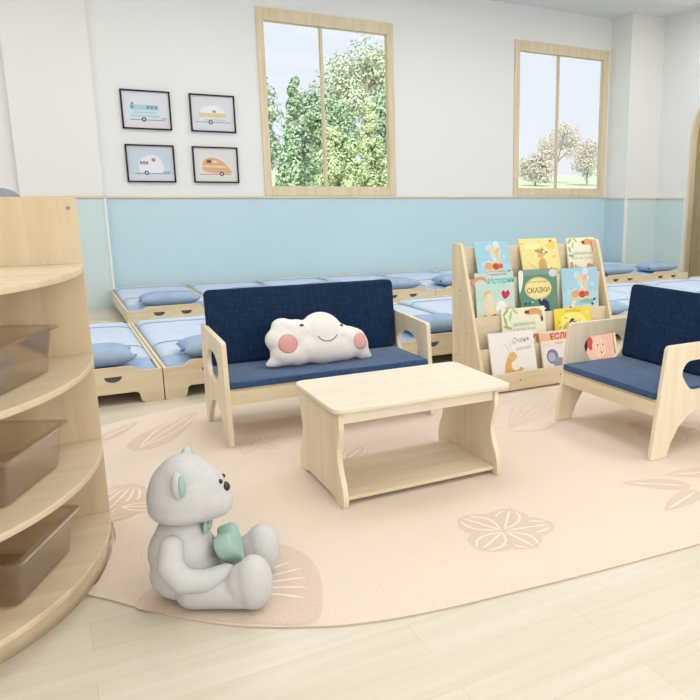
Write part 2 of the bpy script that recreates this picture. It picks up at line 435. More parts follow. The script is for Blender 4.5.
tree(7.45, 24, 4.2, 1.0, 0, 'pointed green tree left of the mullion of the left window', LG[0], .08, 8000, cone=True, leaf=.065)
tree(10.3, 30, 4.6, 1.7, 0, 'bushy green tree behind the mullion of the left window', LG[0], .03, 9000, leaf=.08)
tree(13.7, 33, 7.4, 2.3, 0, 'tall spreading pale tree rising highest at the right of the left window', LG[2], .40, 9000, leaf=.085)
tree(8.15, 22, 2.9, .85, 0, 'yellowish green bush low in the middle of the left window', LG[1], .02, 9000, leaf=.055)
tree(9.7, 23.2, 3.6, 1.05, 0, 'yellow green tree right of the mullion of the left window', LG[1], .02, 10000, cone=True, leaf=.055)
tree(12.2, 26.3, 4.7, 1.6, 0, 'dense green tree at the lower right of the left window', LG[0], .03, 10000, leaf=.075)
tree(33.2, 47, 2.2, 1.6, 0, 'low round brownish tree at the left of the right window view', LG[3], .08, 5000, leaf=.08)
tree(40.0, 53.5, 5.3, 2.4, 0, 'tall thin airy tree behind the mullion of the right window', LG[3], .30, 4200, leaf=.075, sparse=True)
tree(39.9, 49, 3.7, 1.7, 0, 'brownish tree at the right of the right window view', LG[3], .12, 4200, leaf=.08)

# ================================================================== pictures on the wall
BLK = mat('black_frame', (22, 22, 24), 0.4)
ART = {}
def am(c):
    c = tuple(int(q*.9+22) for q in c)
    k = 'print_%d_%d_%d' % c
    return mat(k, c, 0.7, 0.15)
class Art:
    """flat printed shapes kept in one mesh with several inks, laid on a plane (x, z) facing -y"""
    def __init__(s): s.bm = bmesh.new(); s.mats = []; s.layer = 0; s.y = 0
    def idx(s, c):
        m = am(c)
        if m not in s.mats: s.mats.append(m)
        return s.mats.index(m)
    def poly(s, pts, c):
        s.layer += 1; y = s.y-.00004*s.layer
        vs = [s.bm.verts.new((p[0], y, p[1])) for p in pts]
        k = s.idx(c)
        for f in fill(s.bm, vs, [(p[0], p[1]) for p in pts]): f.material_index = k
    def ell(s, x, z, rx, rz, c, n=20, rot=0, a0=0, a1=2*PI):
        cs, sn = math.cos(rot), math.sin(rot); pts = []
        full = abs(a1-a0-2*PI) < 1e-6
        for i in range(n if full else n+1):
            a = a0+(a1-a0)*i/n; px, pz = rx*math.cos(a), rz*math.sin(a); pts.append((x+px*cs-pz*sn, z+px*sn+pz*cs))
        s.poly(pts, c)
    def rect(s, x0, x1, z0, z1, c, r=0):
        s.poly(rounded([(x0, z0, r), (x1, z0, r), (x1, z1, r), (x0, z1, r)], 4) if r else [(x0, z0), (x1, z0), (x1, z1), (x0, z1)], c)
    def line(s, pts, wd, c):
        L, R_ = band(pts, wd); s.poly(L+R_[::-1], c)
    def text(s, txt, x, z, size, c, rot=0, shear=0, sx=1.0, bold=0):
        s.layer += 1; y = s.y-.00004*s.layer
        cu = bpy.data.curves.new('t', 'FONT'); cu.body = txt; cu.size = size; cu.align_x = 'CENTER'; cu.align_y = 'CENTER'; cu.shear = shear
        cu.resolution_u = 3; cu.offset = bold
        t = bpy.data.objects.new('t', cu); C.objects.link(t); bpy.context.view_layer.update()
        dg = bpy.context.evaluated_depsgraph_get(); me = bpy.data.meshes.new_from_object(t.evaluated_get(dg), depsgraph=dg)
        cs, sn = math.cos(rot), math.sin(rot); k = s.idx(c); vs = [s.bm.verts.new((x+v.co.x*sx*cs-v.co.y*sn, y, z+v.co.x*sx*sn+v.co.y*cs)) for v in me.vertices]
        for p in me.polygons:
            try: f = s.bm.faces.new([vs[i] for i in p.vertices]); f.material_index = k
            except ValueError: pass
        bpy.data.objects.remove(t); bpy.data.curves.remove(cu); bpy.data.meshes.remove(me)
    def build(s, name, parent):
        me = bpy.data.meshes.new(name)
        for f in s.bm.faces:
            f.normal_update()
            if f.normal.y > 0: f.normal_flip()
        s.bm.to_mesh(me); s.bm.free(); return link(name, me, s.mats, parent)
def picture(x0, x1, z0, z1, label, draw):
    cx, cz = (x0+x1)/2, (z0+z1)/2; W, H = x1-x0, z1-z0
    t = thing('framed_picture', label, 'picture', (cx, YB, cz), 0, 'caravan pictures on the wall')
    bm = bmesh.new(); f = .016; y0, y1 = -.03, -.001
    box(bm, -W/2, W/2, y0, y1, H/2-f, H/2, .001); box(bm, -W/2, W/2, y0, y1, -H/2, -H/2+f, .001)
    box(bm, -W/2, -W/2+f, y0, y1, -H/2+f, H/2-f, .001); box(bm, W/2-f, W/2, y0, y1, -H/2+f, H/2-f, .001)
    obj('picture_frame', bm, BLK, t)
    a = Art(); a.y = -.012; draw(a, W-2*f, H-2*f)
    # printed sheet
    a.build('picture_print', t)
    return t
GY = (120, 124, 134); DK = (60, 62, 76)
def base(a, W, H, c): a.rect(-W/2, W/2, -H/2, H/2, c)
def wheel(a, x, z):
    a.ell(x, z, .024, .024, DK); a.ell(x, z, .011, .011, (225, 225, 230))
def pic1(a, W, H):
    base(a, W, H, (232, 230, 238)); a.rect(-W/2, W/2, -H/2, -.125, (236, 226, 232))
    a.rect(-.165, .13, .0, .055, (168, 214, 226), .012); a.rect(-.165, .13, -.095, -.0, (214, 232, 240), .02)
    a.rect(-.15, .13, -.075, -.055, (170, 216, 226)); a.rect(-.13, .1, -.035, -.02, (170, 216, 226))
    for x in (-.14, .02, .06, .1): a.rect(x-.014, x+.014, .01, .045, (118, 150, 180), .003)
    a.rect(-.15, -.125, .055, .075, (120, 140, 170))
    a.rect(-.17, .19, -.108, -.101, GY); wheel(a, -.03, -.1); a.rect(.15, .2, -.088, -.08, GY)
def pic2(a, W, H):
    base(a, W, H, (228, 229, 236)); a.ell(0, .0, .14, .085, (245, 244, 244), a0=0, a1=PI); a.rect(-.14, .14, -.09, .0, (236, 240, 242), .02)
    a.rect(-.15, .15, -.045, .005, (232, 210, 158), .01); a.rect(-.1, .14, -.085, -.06, (190, 220, 232), .008)
    a.rect(.0, .035, .01, .035, (150, 158, 176), .004); a.rect(-.19, .19, -.098, -.092, GY); wheel(a, -.03, -.095)
def pic3(a, W, H):
    base(a, W, H, (206, 219, 232)); a.rect(-W/2, W/2, -H/2, -.12, (222, 226, 234)); a.poly(rounded([(-.12, -.1, .02), (.1, -.1, .02), (.14, -.06, .03), (.1, .08, .05), (-.02, .1, .05), (-.13, .03, .04)]), (243, 242, 245))
    for x in (-.1, -.07, -.04): a.rect(x-.012, x+.012, -.01, .025, (130, 140, 160), .003)
    a.ell(.03, .04, .022, .02, (140, 150, 166)); a.rect(-.17, .19, -.11, -.104, GY); wheel(a, -.05, -.1); a.rect(.13, .19, -.095, -.085, GY)
def pic4(a, W, H):
    base(a, W, H, (233, 230, 224)); a.poly(spline([(-.13, -.07), (-.15, -.02), (-.13, .05), (-.04, .08), (.06, .05), (.13, -.02), (.17, -.09), (0, -.095)]), (228, 176, 128))
    a.poly(rounded([(-.14, -.03, .01), (.12, -.03, .01), (.10, -.01, .01), (-.14, -.005, .01)]), (240, 214, 176))
    a.poly(rounded([(-.1, .02, .01), (-.05, .02, .01), (-.05, .055, .01), (-.1, .055, .01)]), (110, 80, 76)); a.ell(-.01, .035, .03, .016, (240, 214, 176))
    a.rect(-.19, .17, -.11, -.104, (150, 110, 110)); wheel(a, .06, -.1)
picture(.86, 1.362, 1.925, 2.336, 'black framed drawing of a long turquoise and white caravan, upper left of four', pic1)
picture(1.565, 2.06, 1.925, 2.336, 'black framed drawing of a white caravan with a yellow stripe, upper right of four', pic2)
picture(.86, 1.362, 1.36, 1.765, 'black framed drawing of a white caravan on pale blue, lower left of four', pic3)
picture(1.555, 2.06, 1.36, 1.765, 'black framed drawing of an orange teardrop caravan, lower right of four', pic4)

# ================================================================== rug
RG = mat('rug_pile', (236, 223, 209), 0.95, 0.02, vscale=(190, 190, 190), col2=(226, 209, 191), bump=0.6, bscale=120)
RP = mat('rug_print', (227, 209, 195), 0.95, 0.02, vscale=(190, 190, 190), col2=(216, 195, 179), bump=0.6, bscale=120)
RL = mat('rug_line', (244, 230, 216), 0.95, 0.02)
RO = mat('rug_outline', (218, 198, 180), 0.95, 0.02)
RE = mat('rug_edge', (206, 188, 166), 0.9, 0.02)
RT = .006
rim = [(-.02, 2.26), (.005, 2.262)] + [(.03, 2.29), (.075, 2.38), (.108, 2.5), (.12, 2.68), (.125, 2.9), (.12, 3.12), (-.2, 3.16), (-.5, 3.25), (-.55, 3.5), (-.35, 3.85), (.0, 4.1), (.35, 4.26), (.7, 4.36), (1.3, 4.42), (2.2, 4.4), (3.2, 4.3), (4.2, 4.0), (4.9, 3.5), (5.1, 2.9), (4.9, 2.2), (4.4, 1.75), (3.7, 1.56), (3.0, 1.56), (2.4, 1.6), (1.89, 1.632), (1.46, 1.662), (1.097, 1.698), (.93, 1.717), (.781, 1.743), (.66, 1.777), (.565, 1.816), (.394, 1.915), (.27, 2.02), (.157, 2.145), (.07, 2.25), (.04, 2.29)]
rim = [(-.012, 2.375), (.0, 2.345), (.03, 2.395), (.062, 2.48), (.085, 2.58), (.098, 2.68), (.112, 2.70), (.112, 2.9)]+rim[7:]
rim = [p for p in rim if p not in ((.07, 2.25), (.04, 2.29))]+[(.06, 2.27)]
rim.pop(0)
rim = spline(rim, 5)
bm = bmesh.new()
bot = [bm.verts.new((x, y, .0005)) for x, y in rim]; top = [bm.verts.new((x, y, RT)) for x, y in rim]
for i in range(len(rim)):
    f = bm.faces.new((bot[i], bot[(i+1) % len(rim)], top[(i+1) % len(rim)], top[i])); f.material_index = 3
fill(bm, top, rim)
bmesh.ops.recalc_face_normals(bm, faces=bm.faces[:])
lay = [0]
def rp_poly(pts, mi, z=None):
    lay[0] += 1
    zz = RT+.0003+.000012*lay[0]
    vs = [bm.verts.new((p[0], p[1], zz)) for p in pts]
    for f in fill(bm, vs, pts):
        f.normal_update()
        if f.normal.z < 0: f.normal_flip()
        f.material_index = mi
def rp_line(pts, wd, mi):
    L, R_ = band(pts, wd); rp_poly(L+R_[::-1], mi)
def petal(cx, cy, ang, L, W, fill=True, veins=4, tip=.6, notch=0):
    ca, sa = math.cos(ang), math.sin(ang)
    def T(u, v): return (cx+u*ca-v*sa, cy+u*sa+v*ca)
    out = []
    N = 14
    for i in range(N+1):
        t = i/N; out.append((t*L, W*max(0, math.sin(PI*t**tip))**.7*.5))
    up = [T(u, v) for u, v in out]; dn = [T(u, -v) for u, v in out[1:-1]]
    if fill:
        rp_poly(up+dn[::-1], 1)
        for k in range(veins):
            f = (k-(veins-1)/2)/max(1, veins-1)*1.3
            pts = [T(L*(.08+.8*t), f*W*.42*math.sin(PI*t*.85)**.9) for t in [q/7 for q in range(8)]]
            rp_line(pts, .008, 2)
    else:
        rp_line(up, .005, 4); rp_line([T(u, -v) for u, v in out], .005, 4)
        for k in range(veins):
            f = (k-(veins-1)/2)/max(1, veins-1)*1.2
            rp_line([T(L*(.05+.85*t), f*W*.42*math.sin(PI*t*.85)) for t in [q/7 for q in range(8)]], .003, 4)
# five-petal flower right of the table
for a, L, W in ((8, .20, .17), (70, .2, .17), (135, .20, .18), (-60, .17, .17), (-130, .18, .18)):
    petal(1.345, 2.06, math.radians(a-20), L, W, veins=3, tip=1.15)
# sprig of leaves near the right frame edge
petal(2.26, 2.02, math.radians(143), .29, .12, veins=1); petal(2.48, 2.08, math.radians(160), .24, .12, veins=1); petal(2.24, 1.97, math.radians(197), .27, .10, veins=1)
petal(2.5, 1.9, math.radians(20), .25, .1, veins=1)
# outlined flower by the sofa foot
for a in (15, 75, 120, 175, 240, 300): petal(.79, 3.49, math.radians(a), .15, .075, fill=False, veins=1)
# long leaf behind the bear
petal(.27, 3.66, math.radians(55), .66, .2, veins=3); petal(.12, 3.9, math.radians(50), .35, .09, veins=1)
# petal below the table
petal(1.09, 3.02, math.radians(45), .22, .16, veins=3)
# fans by the shelf and beneath the bear
petal(.02, 2.86, math.radians(62), .42, .34, veins=6, tip=.9); petal(.14, 3.0, math.radians(-30), .2, .14, veins=3)
fan = [(.12, 2.19), (.2, 2.3), (.34, 2.42), (.5, 2.44), (.6, 2.38), (.66, 2.25), (.66, 2.1), (.62, 1.95), (.56, 1.84), (.45, 1.89), (.3, 2.0), (.2, 2.1)]
rp_poly(spline(fan, 4), 1)
for k in range(11):
    a = math.radians(8+k*14-42); c0 = Vector((.36, 2.12)); d = Vector((math.cos(a), math.sin(a)))
    ra = .27 if k > 2 else .26
    rp_line([tuple(c0+d*ra*t+Vector((-d.y, d.x))*.02*math.sin(t*3)) for t in (.3, .5, .7, .85, .97)], .009, 2)
# outlined leaf between the table and the bookcase
petal(1.98, 3.02, math.radians(38), .95, .42, fill=False, veins=5)
for a in (0, 60, 120, 180, 240, 300): petal(2.75, 2.62, math.radians(a), .22, .12, fill=False, veins=1)
petal(3.5, 2.0, math.radians(70), .4, .3, veins=4)
me = bpy.data.meshes.new('rug'); bm.to_mesh(me); bm.free()
rug = link('rug', me, [RG, RP, RL, RE, RO])
tag(rug, 'large beige rug with rounded outline and faded leaf prints on the plank floor', 'rug')
Z0 = RT+.0005

# ================================================================== fabric
def denim(name, c1, c2, sc=260):
    m = bpy.data.materials.new(name); m.use_nodes = True; n = m.node_tree; b = n.nodes['Principled BSDF']
    b.inputs['Roughness'].default_value = 0.95; b.inputs['Specular IOR Level'].default_value = 0.05
    tcn = n.nodes.new('ShaderNodeTexCoord'); outs = []
    for s in ((sc, sc, 14), (14, 14, sc), (sc, 14, 14)):
        mp = n.nodes.new('ShaderNodeMapping'); mp.inputs['Scale'].default_value = s; n.links.new(tcn.outputs['Object'], mp.inputs[0])
        z = n.nodes.new('ShaderNodeTexNoise'); z.inputs['Scale'].default_value = 1; z.inputs['Detail'].default_value = 3; n.links.new(mp.outputs[0], z.inputs[0]); outs.append(z)
    a = n.nodes.new('ShaderNodeMath'); a.operation = 'ADD'; n.links.new(outs[0].outputs[0], a.inputs[0]); n.links.new(outs[1].outputs[0], a.inputs[1])
    a2 = n.nodes.new('ShaderNodeMath'); a2.operation = 'ADD'; n.links.new(a.outputs[0], a2.inputs[0]); n.links.new(outs[2].outputs[0], a2.inputs[1])
    dv = n.nodes.new('ShaderNodeMath'); dv.operation = 'DIVIDE'; dv.inputs[1].default_value = 3; n.links.new(a2.outputs[0], dv.inputs[0])
    cr = n.nodes.new('ShaderNodeValToRGB'); cr.color_ramp.elements[0].position = .38; cr.color_ramp.elements[1].position = .62
    cr.color_ramp.elements[0].color = (*rgb(*c2), 1); cr.color_ramp.elements[1].color = (*rgb(*c1), 1)
    n.links.new(dv.outputs[0], cr.inputs[0]); n.links.new(cr.outputs[0], b.inputs['Base Color'])
    bp = n.nodes.new('ShaderNodeBump'); bp.inputs['Strength'].default_value = .4; bp.inputs['Distance'].default_value = .001
    n.links.new(dv.outputs[0], bp.inputs['Height']); n.links.new(bp.outputs[0], b.inputs['Normal'])
    MATS[name] = m; return m
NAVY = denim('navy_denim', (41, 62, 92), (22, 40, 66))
NAVY_LIT = denim('navy_seat_lit', (66, 94, 134), (46, 70, 106))  # same navy painted lighter, for the light on the seat top
b = NAVY_LIT.node_tree.nodes['Principled BSDF']; b.inputs['Sheen Weight'].default_value = .5; b.inputs['Sheen Roughness'].default_value = .45; b.inputs['Sheen Tint'].default_value = (.7, .82, 1, 1)
def cushion(name, x0, x1, y0, y1, z0, z1, m, parent, bev=.018, M=None, rc=None):
    bm = bmesh.new(); box(bm, x0, x1, y0, y1, z0, z1, bev, 4)
    if M is not None: bm.transform(M)
    return obj(name, bm, m, parent, True)

# ------------------------------------------------------------------ sofa and armchair (frame local: front at y=0, depth +y)
def seat_piece(name, label, cat, loc, rz, W, D, profile, hole, back):
    """side panels at x = +-W/2 facing -y; seat between"""
    t = thing(name, label, cat, loc, rz)
    th = .024
    for s in (-1, 1):
        xx = s*(W/2-th/2)
        plate('side_panel', profile, [hole], th, lambda u, v, q, xx=xx: (xx+q, u, v), PZ, t, bev=.002)
    i = W/2-th-.0005
    bx('front_rail', -i, i, .035, .053, .202, .271, WX, t, bev=.002)
    bx('rear_rail', -i, i, D-.09, D-.072, .202, .271, WX, t, bev=.002)
    bx('seat_board', -i, i, .04, D-.05, .2715, .281, WX, t, bev=.001)
    cushion('seat_cushion', -i+.002, i-.002, .028, D-.10, .2815, .316, NAVY_LIT, t, .008)
    # back board and back cushion lean backwards
    M = Matrix.Translation((0, back[0], .3165)) @ Matrix.Rotation(math.radians(-back[1]), 4, 'X')
    ol_ = rounded([(-i-.006+back[3], .0, .03), (i-.006+back[4], .0, .03), (i-.006+back[4], back[2], .035), (-i-.006+back[3], back[2], .035)], 6)
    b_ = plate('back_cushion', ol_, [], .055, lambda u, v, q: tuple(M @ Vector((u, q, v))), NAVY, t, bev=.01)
    for p in b_.data.polygons: p.use_smooth = p.area < .002
    M2 = M @ Matrix.Translation((0, .040, 0))
    bm = bmesh.new(); box(bm, -i+.03, i-.03, -.0095, .008, -.05, back[2]-.04, .002); bm.transform(M2); obj('back_board', bm, WX, t)
    bm = bmesh.new()
    bm.free()
    for x in (-i*.5, 0, i*.5): bx('back_bracket', x-.02, x+.02, D-.16, D-.0725, .155, .2015, WX, t, .002)
    return t
# profile sofa: front edge slightly raked
prof1 = rounded([(0, 0, .004), (.042, 0, .004), (.095, .05+.0, 0), (.15, .105, 0), (.20, .155, .03), (.30, .175, .05), (.385, .145, .04), (.44, .09, 0), (.475, .045, 0), (.50, 0, .004), (.555, 0, .004), (.57, .25, .02), (.545, .535, .02), (.045, .512, .02)], 6)
hole1 = [(u, v) for u, v in oval(.30, .352, .14, .080, 40, 2.2)]
SO = seat_piece('wooden_sofa', 'low wooden two-seat sofa with navy cushions behind the table', 'sofa', (1.236, 3.470, Z0), 0, 1.12, .60, prof1, hole1, (.465, 5, .40, .0, .0))
prof2 = rounded([(0, 0, .004), (.10, 0, .004), (.125, .07, 0), (.17, .14, .0), (.24, .195, .03), (.33, .222, .05), (.43, .195, .03), (.50, .14, 0), (.545, .07, 0), (.57, 0, .004), (.67, 0, .004), (.63, .30, .02), (.60, .532, .03), (.075, .532, .025)], 6)
hole2 = rounded([(.165, .395, .05), (.20, .45, .06), (.41, .455, .06), (.475, .40, .05), (.40, .305, .04), (.235, .302, .045)], 7)
AC = seat_piece('wooden_armchair', 'low wooden armchair with navy cushions at the right edge', 'armchair', (2.315, 2.687, Z0), -PI/2, .735, .68, prof2, hole2, (.468, 8, .405, .0, .0))

# ------------------------------------------------------------------ cloud cushion
CW = mat('cloud_plush', (240, 236, 232), 0.95, 0.03, var=.02, vscale=(30, 30, 30), bump=.25, bscale=500)
PK = mat('cheek_pink', (226, 170, 166), 0.95, 0.03); GE = mat('stitch_grey', (96, 92, 96), 0.9)
CL = thing('cloud_cushion', 'white plush cloud cushion with pink cheeks and a smile on the sofa', 'cushion', (1.214, 3.685, Z0+.312), 0)
CL.rotation_euler = (math.radians(-13), 0, 0)
X0, Zb = 1.215, .325
B = []
def cb(x, z, rx, rz, ry=.055): B.append(((x-X0, 0, z-Zb), (rx, ry, rz)))
cb(1.24, .475, .128, .135, .085); cb(1.24, .425, .15, .10, .085); cb(1.10, .48, .085, .085, .07); cb(1.035, .552, .058, .04, .045); cb(1.005, .478, .068, .065, .06)
cb(1.04, .405, .085, .068, .065); cb(.985, .365, .05, .03, .03); cb(.955, .355, .032, .018, .02); cb(1.10, .40, .08, .07, .07)
cb(1.385, .45, .088, .07, .068); cb(1.42, .415, .082, .075, .065); cb(1.36, .40, .08, .07, .06); cb(1.46, .37, .045, .045, .04); cb(1.49, .345, .03, .02, .02)
cb(1.10, .535, .075, .045, .06); cb(1.13, .51, .08, .06, .07); cb(1.15, .43, .10, .09, .078); cb(1.335, .475, .07, .065, .072); cb(1.32, .42, .10, .09, .075); cb(1.04, .455, .075, .09, .07); cb(1.43, .44, .06, .065, .062); cb(1.02, .52, .05, .05, .05)
cl = blob('cloud_body', B, CW, CL, .006, 26)
def cpatch(name, x, z, rx, rz, m, ol=None, th=0):
    o = ol or oval(0, 0, rx, rz, 28)
    return patch(name, cl, (x-X0, -.3, z-Zb), (1, 0, 0), (0, 0, 1), (0, 1, 0), o, .0012, m, CL, th=th)
cpatch('cheek', 1.04, .452, .050, .050, PK); cpatch('cheek', 1.437, .428, .040, .046, PK)
cpatch('eye', 1.123, .541, .012, .007, GE, th=.002); cpatch('eye', 1.345, .523, .011, .007, GE, th=.002)
bm = bmesh.new()
bm0 = bmesh.new(); bm0.from_mesh(cl.data); tree_ = BVHTree.FromBMesh(bm0)
pv = None
pts = [(1.196, .478), (1.208, .462), (1.225, .450), (1.25, .445), (1.272, .449), (1.29, .460), (1.305, .474)]
L, R_ = band(spline(pts, 3, False), .0045)
vL = []; vR = []
for lst, dst in ((L, vL), (R_, vR)):
    for (x, z) in lst:
        h = tree_.ray_cast(Vector((x-X0, -.3, z-Zb)), Vector((0, 1, 0))); dst.append(bm.verts.new(h[0]+h[1]*.0015))
for i in range(len(vL)-1): bm.faces.new((vL[i], vL[i+1], vR[i+1], vR[i]))
bm0.free()
mo = obj('mouth', bm, GE, CL, True); md = mo.modifiers.new('s', 'SOLIDIFY'); md.thickness = .001; md.offset = 0

# ================================================================== table
T = thing('coffee_table', 'low pale wooden table with curved side panels and a lower shelf on the rug', 'table', (1.287, 2.795, Z0))
ztop = .408-Z0
ol_ = rounded([(-.405, -.262, .05), (.405, -.262, .05), (.405, .262, .05), (-.405, .262, .05)], 8)
plate('tabletop', ol_, [], .02, lambda u, v, q: (u, v, ztop-.01+q), PX, T, bev=.004)
side = [(-.268, 0), (-.276, .03), (-.264, .09), (-.232, .15), (-.220, .21), (-.236, .265), (-.25, .31)]
sd_ = spline(side, 5, False)+[(-.248, ztop-.0205)]
prof = sd_+[(-u, v) for u, v in sd_[::-1]]+[(.20, 0), (.175, .012), (.13, .018), (-.13, .018), (-.175, .012), (-.20, 0)]
for s in (-1, 1):
    plate('side_panel', prof, [], .022, lambda u, v, q, s=s: (s*.352-.022+q, u, v), PZ, T, bev=.002)
bx('apron', -.3625, .3185, -.238, -.222, ztop-.066, ztop-.0205, PX, T, bev=.0015)
bx('apron', -.3625, .3185, .222, .238, ztop-.066, ztop-.0205, PX, T, bev=.0015)
bx('lower_shelf', -.3625, .3185, -.245, .17, .021, .037, WX, T, bev=.002)
bm = bmesh.new()
for (x, z, rx, rz) in ((0, ztop-.043, .013, .009), (-.018, ztop-.043, .010, .0065), (.018, ztop-.043, .010, .0065)):
    g = bmesh.ops.create_uvsphere(bm, u_segments=16, v_segments=8, radius=1)
    for v in g['verts']: v.co = Vector((x+v.co.x*rx, -.2385+v.co.y*.0025, z+v.co.z*rz))
obj('carved_emblem', bm, PX, T, True)
SC = mat('screw_dark', (120, 100, 78), .5)
bm = bmesh.new()
bmesh.ops.create_cone(bm, cap_ends=True, segments=12, radius1=.005, radius2=.005, depth=.003, matrix=Matrix.Translation((.3425, -.21, ztop-.06)) @ Matrix.Rotation(PI/2, 4, 'Y'))
obj('screw', bm, SC, T)

# ================================================================== bookcase
bsx0, bsx1 = 2.225, 3.325
BK = thing('display_bookcase', 'sloping wooden display bookcase holding picture books behind the table', 'bookcase', ((bsx0+bsx1)/2, 3.635, Z0))
hw = (bsx1-bsx0)/2
prof = rounded([(0, 0, .01), (.41, 0, .01), (.41, .91, .02), (.30, .91, .03)], 5)
for s in (-1, 1):
    sp = plate('side_panel', prof, [], .022, lambda u, v, q, s=s: (s*(hw-.011)+q, u, v), WZ, BK, bev=.002)
    for (u, v) in ((.31, .62), (.22, .36), (.12, .13), (.36, .2)):
        bm = bmesh.new(); bmesh.ops.create_cone(bm, cap_ends=True, segments=10, radius1=.005, radius2=.005, depth=.002, matrix=Matrix.Translation((s*(hw+.0005), u, v)) @ Matrix.Rotation(PI/2, 4, 'Y'))
        obj('screw', bm, SC, sp)
i = hw-.0225
# tiers: front lip (y, floor z, lip top z)
TI = [(.015, .05, .125), (.10, .19, .27), (.175, .37, .46), (.245, .60, .69)]
# back riser of tier k is the lip board of tier k+1 carried down to floor k
for k, (y, zf, zt) in enumerate(TI):
    zl = 0.012 if k == 0 else TI[k-1][1]
    bx('lip_board', -i, i, y, y+.012, zl, zt, WX, BK, bev=.002)
    yn = TI[k+1][0] if k < 3 else .36
    bx('tier_floor', -i, i, y+.0125, yn-.0005, zf-.01, zf, WX, BK, bev=.001)
bx('back_board', -i, i, .36, .372, .60-.02, .88, WX, BK, bev=.002)
for x in (-.28, 0.03, .3):
    bm = bmesh.new(); bmesh.ops.create_cone(bm, cap_ends=True, segments=10, radius1=.005, radius2=.005, depth=.002, matrix=Matrix.Translation((x, .0145, .07)) @ Matrix.Rotation(PI/2, 4, 'X'))
    obj('screw', bm, SC, BK)
PAGE = mat('book_pages', (240, 234, 220), .8)
def book(label, xc, W, H, tier, draw, cover, tilt=None, th=.012, dx=0, yo=.0, rot=0):
    """a thin hard-cover book standing in a tier, leaning on the board behind"""
    y, zf, zt = TI[tier]
    back = (TI[tier+1][0], TI[tier+1][2]) if tier < 3 else (.36, .88)
    y0 = 3.635+y+.014+yo
    # lean so that the rear cover just touches the top edge of the board behind
    gap = back[0]-(y+.014+yo)-th/math.cos(.1)-.002
    hh = min(back[1], zf+H)-zf
    ang = math.atan2(gap, hh)
    t = thing('picture_book', label, 'book', (xc, y0+.001, Z0+zf+.001), 0, 'picture books on the display bookcase')
    t.rotation_euler = (-ang, 0, 0)
    cm = am(cover)
    bm = bmesh.new(); box(bm, -W/2, W/2, 0, .002, 0, H, .0006, 1); box(bm, -W/2, W/2, th-.002, th, 0, H, .0006, 1); box(bm, -W/2, -W/2+.002, .0019, th-.0019, 0, H)
    obj('cover', bm, cm, t)
    bx('page_block', -W/2+.0022, W/2-.004, .0021, th-.0021, .003, H-.003, PAGE, t, bev=0)
    a = Art(); a.y = -.0003; draw(a, W, H); a.build('cover_art', t)
    return t
W_ = (250, 250, 246)
rb = random.Random(5)
def scatter(a, W, H, cols, n, z0=0, z1=1, r=(.006, .02), seed=1):
    q = random.Random(seed)
    for k in range(n):
        rr = q.uniform(*r); a.ell(q.uniform(-W/2+rr, W/2-rr), max(rr, min(H*q.uniform(z0, z1), H-rr)), rr, rr*q.uniform(.5, 1), q.choice(cols), 9, q.uniform(0, 3))
def horse_cover(title, big):
    def d(a, W, H):
        a.rect(-W/2, W/2, 0, H, (176, 216, 234)); a.rect(-W/2, W/2, H*.55, H, (160, 208, 232)); a.rect(-W/2, W/2, 0, H*.3, (214, 228, 232))
        scatter(a, W, H, [(206, 230, 240), (190, 222, 236)], 14, .45, .95, (.015, .03), 3)
        s = H/.28; c = (232, 206, 160)
        def P(l): return [(x*s, z*s+H*.46) for x, z in l]
        a.poly(spline(P([(-.06, -.015), (-.055, .03), (-.02, .035), (.02, .045), (.03, .09), (.05, .085), (.045, .03), (.06, -.0), (.03, -.02), (-.02, -.015)]), 3), c)
        a.ell(.028*s, H*.46+.095*s, .022*s, .014*s, (228, 182, 150), rot=.5)
        a.ell(-.035*s, H*.46+.015*s, .026*s, .02*s, (222, 168, 112)); a.ell(.01*s, H*.46+.01*s, .022*s, .018*s, (192, 70, 64)); a.ell(.04*s, H*.46+.012*s, .016*s, .014*s, (196, 96, 90))
        a.poly(P([(-.02, -.03), (.075, -.045), (.085, -.02), (.03, -.012)]), (128, 190, 172)); a.poly(P([(-.055, -.02), (-.07, -.055), (-.05, -.05), (-.03, -.02)]), (240, 238, 228))
        for x, z in ((-.07, -.055), (.0, -.06), (.075, -.045), (.09, -.02)): a.ell(x*s, H*.46+z*s, .009*s, .006*s, (64, 58, 66))
        a.ell(.0, H*.80, .02, .026, (238, 212, 150))
        a.text(title[0], -W*.06, H*.155, H*.125*big, (206, 62, 100), .08, .25, bold=.0008)
        if title[1]: a.text(title[1], W*.18, H*.06, H*.10*big, (206, 62, 100), .08, .25, bold=.0008)
    return d
def c_yellow(a, W, H):
    a.rect(-W/2, W/2, 0, H, (242, 228, 150)); a.rect(-W/2, W/2, 0, H*.33, (226, 214, 140)); a.ell(W*.32, H*.86, W*.14, H*.10, (236, 214, 120)); a.ell(-W*.2, H*.85, W*.2, H*.06, (246, 236, 176))
    a.poly(spline([(-W*.08, H*.2), (-W*.07, H*.5), (.0, H*.58), (W*.12, H*.55), (W*.13, H*.2)], 3), (214, 166, 96)); a.ell(W*.03, H*.66, W*.10, H*.07, (224, 178, 124))
    a.ell(W*.04, H*.73, W*.18, H*.035, (170, 146, 84), rot=-.15); a.ell(W*.03, H*.77, W*.08, H*.045, (182, 156, 92))
    a.line([(-W*.38, H*.55), (-W*.2, H*.42), (-W*.05, H*.34)], .003, (150, 130, 84)); scatter(a, W, H, [(176, 180, 120), (210, 190, 110), (150, 160, 110)], 26, 0.2, .4, (.004, .009), 8)
    scatter(a, W, H, [(252, 240, 190), (228, 206, 120)], 16, .6, .97, (.006, .014), 9); a.ell(W*.32, H*.94, .008, .008, (120, 100, 70))
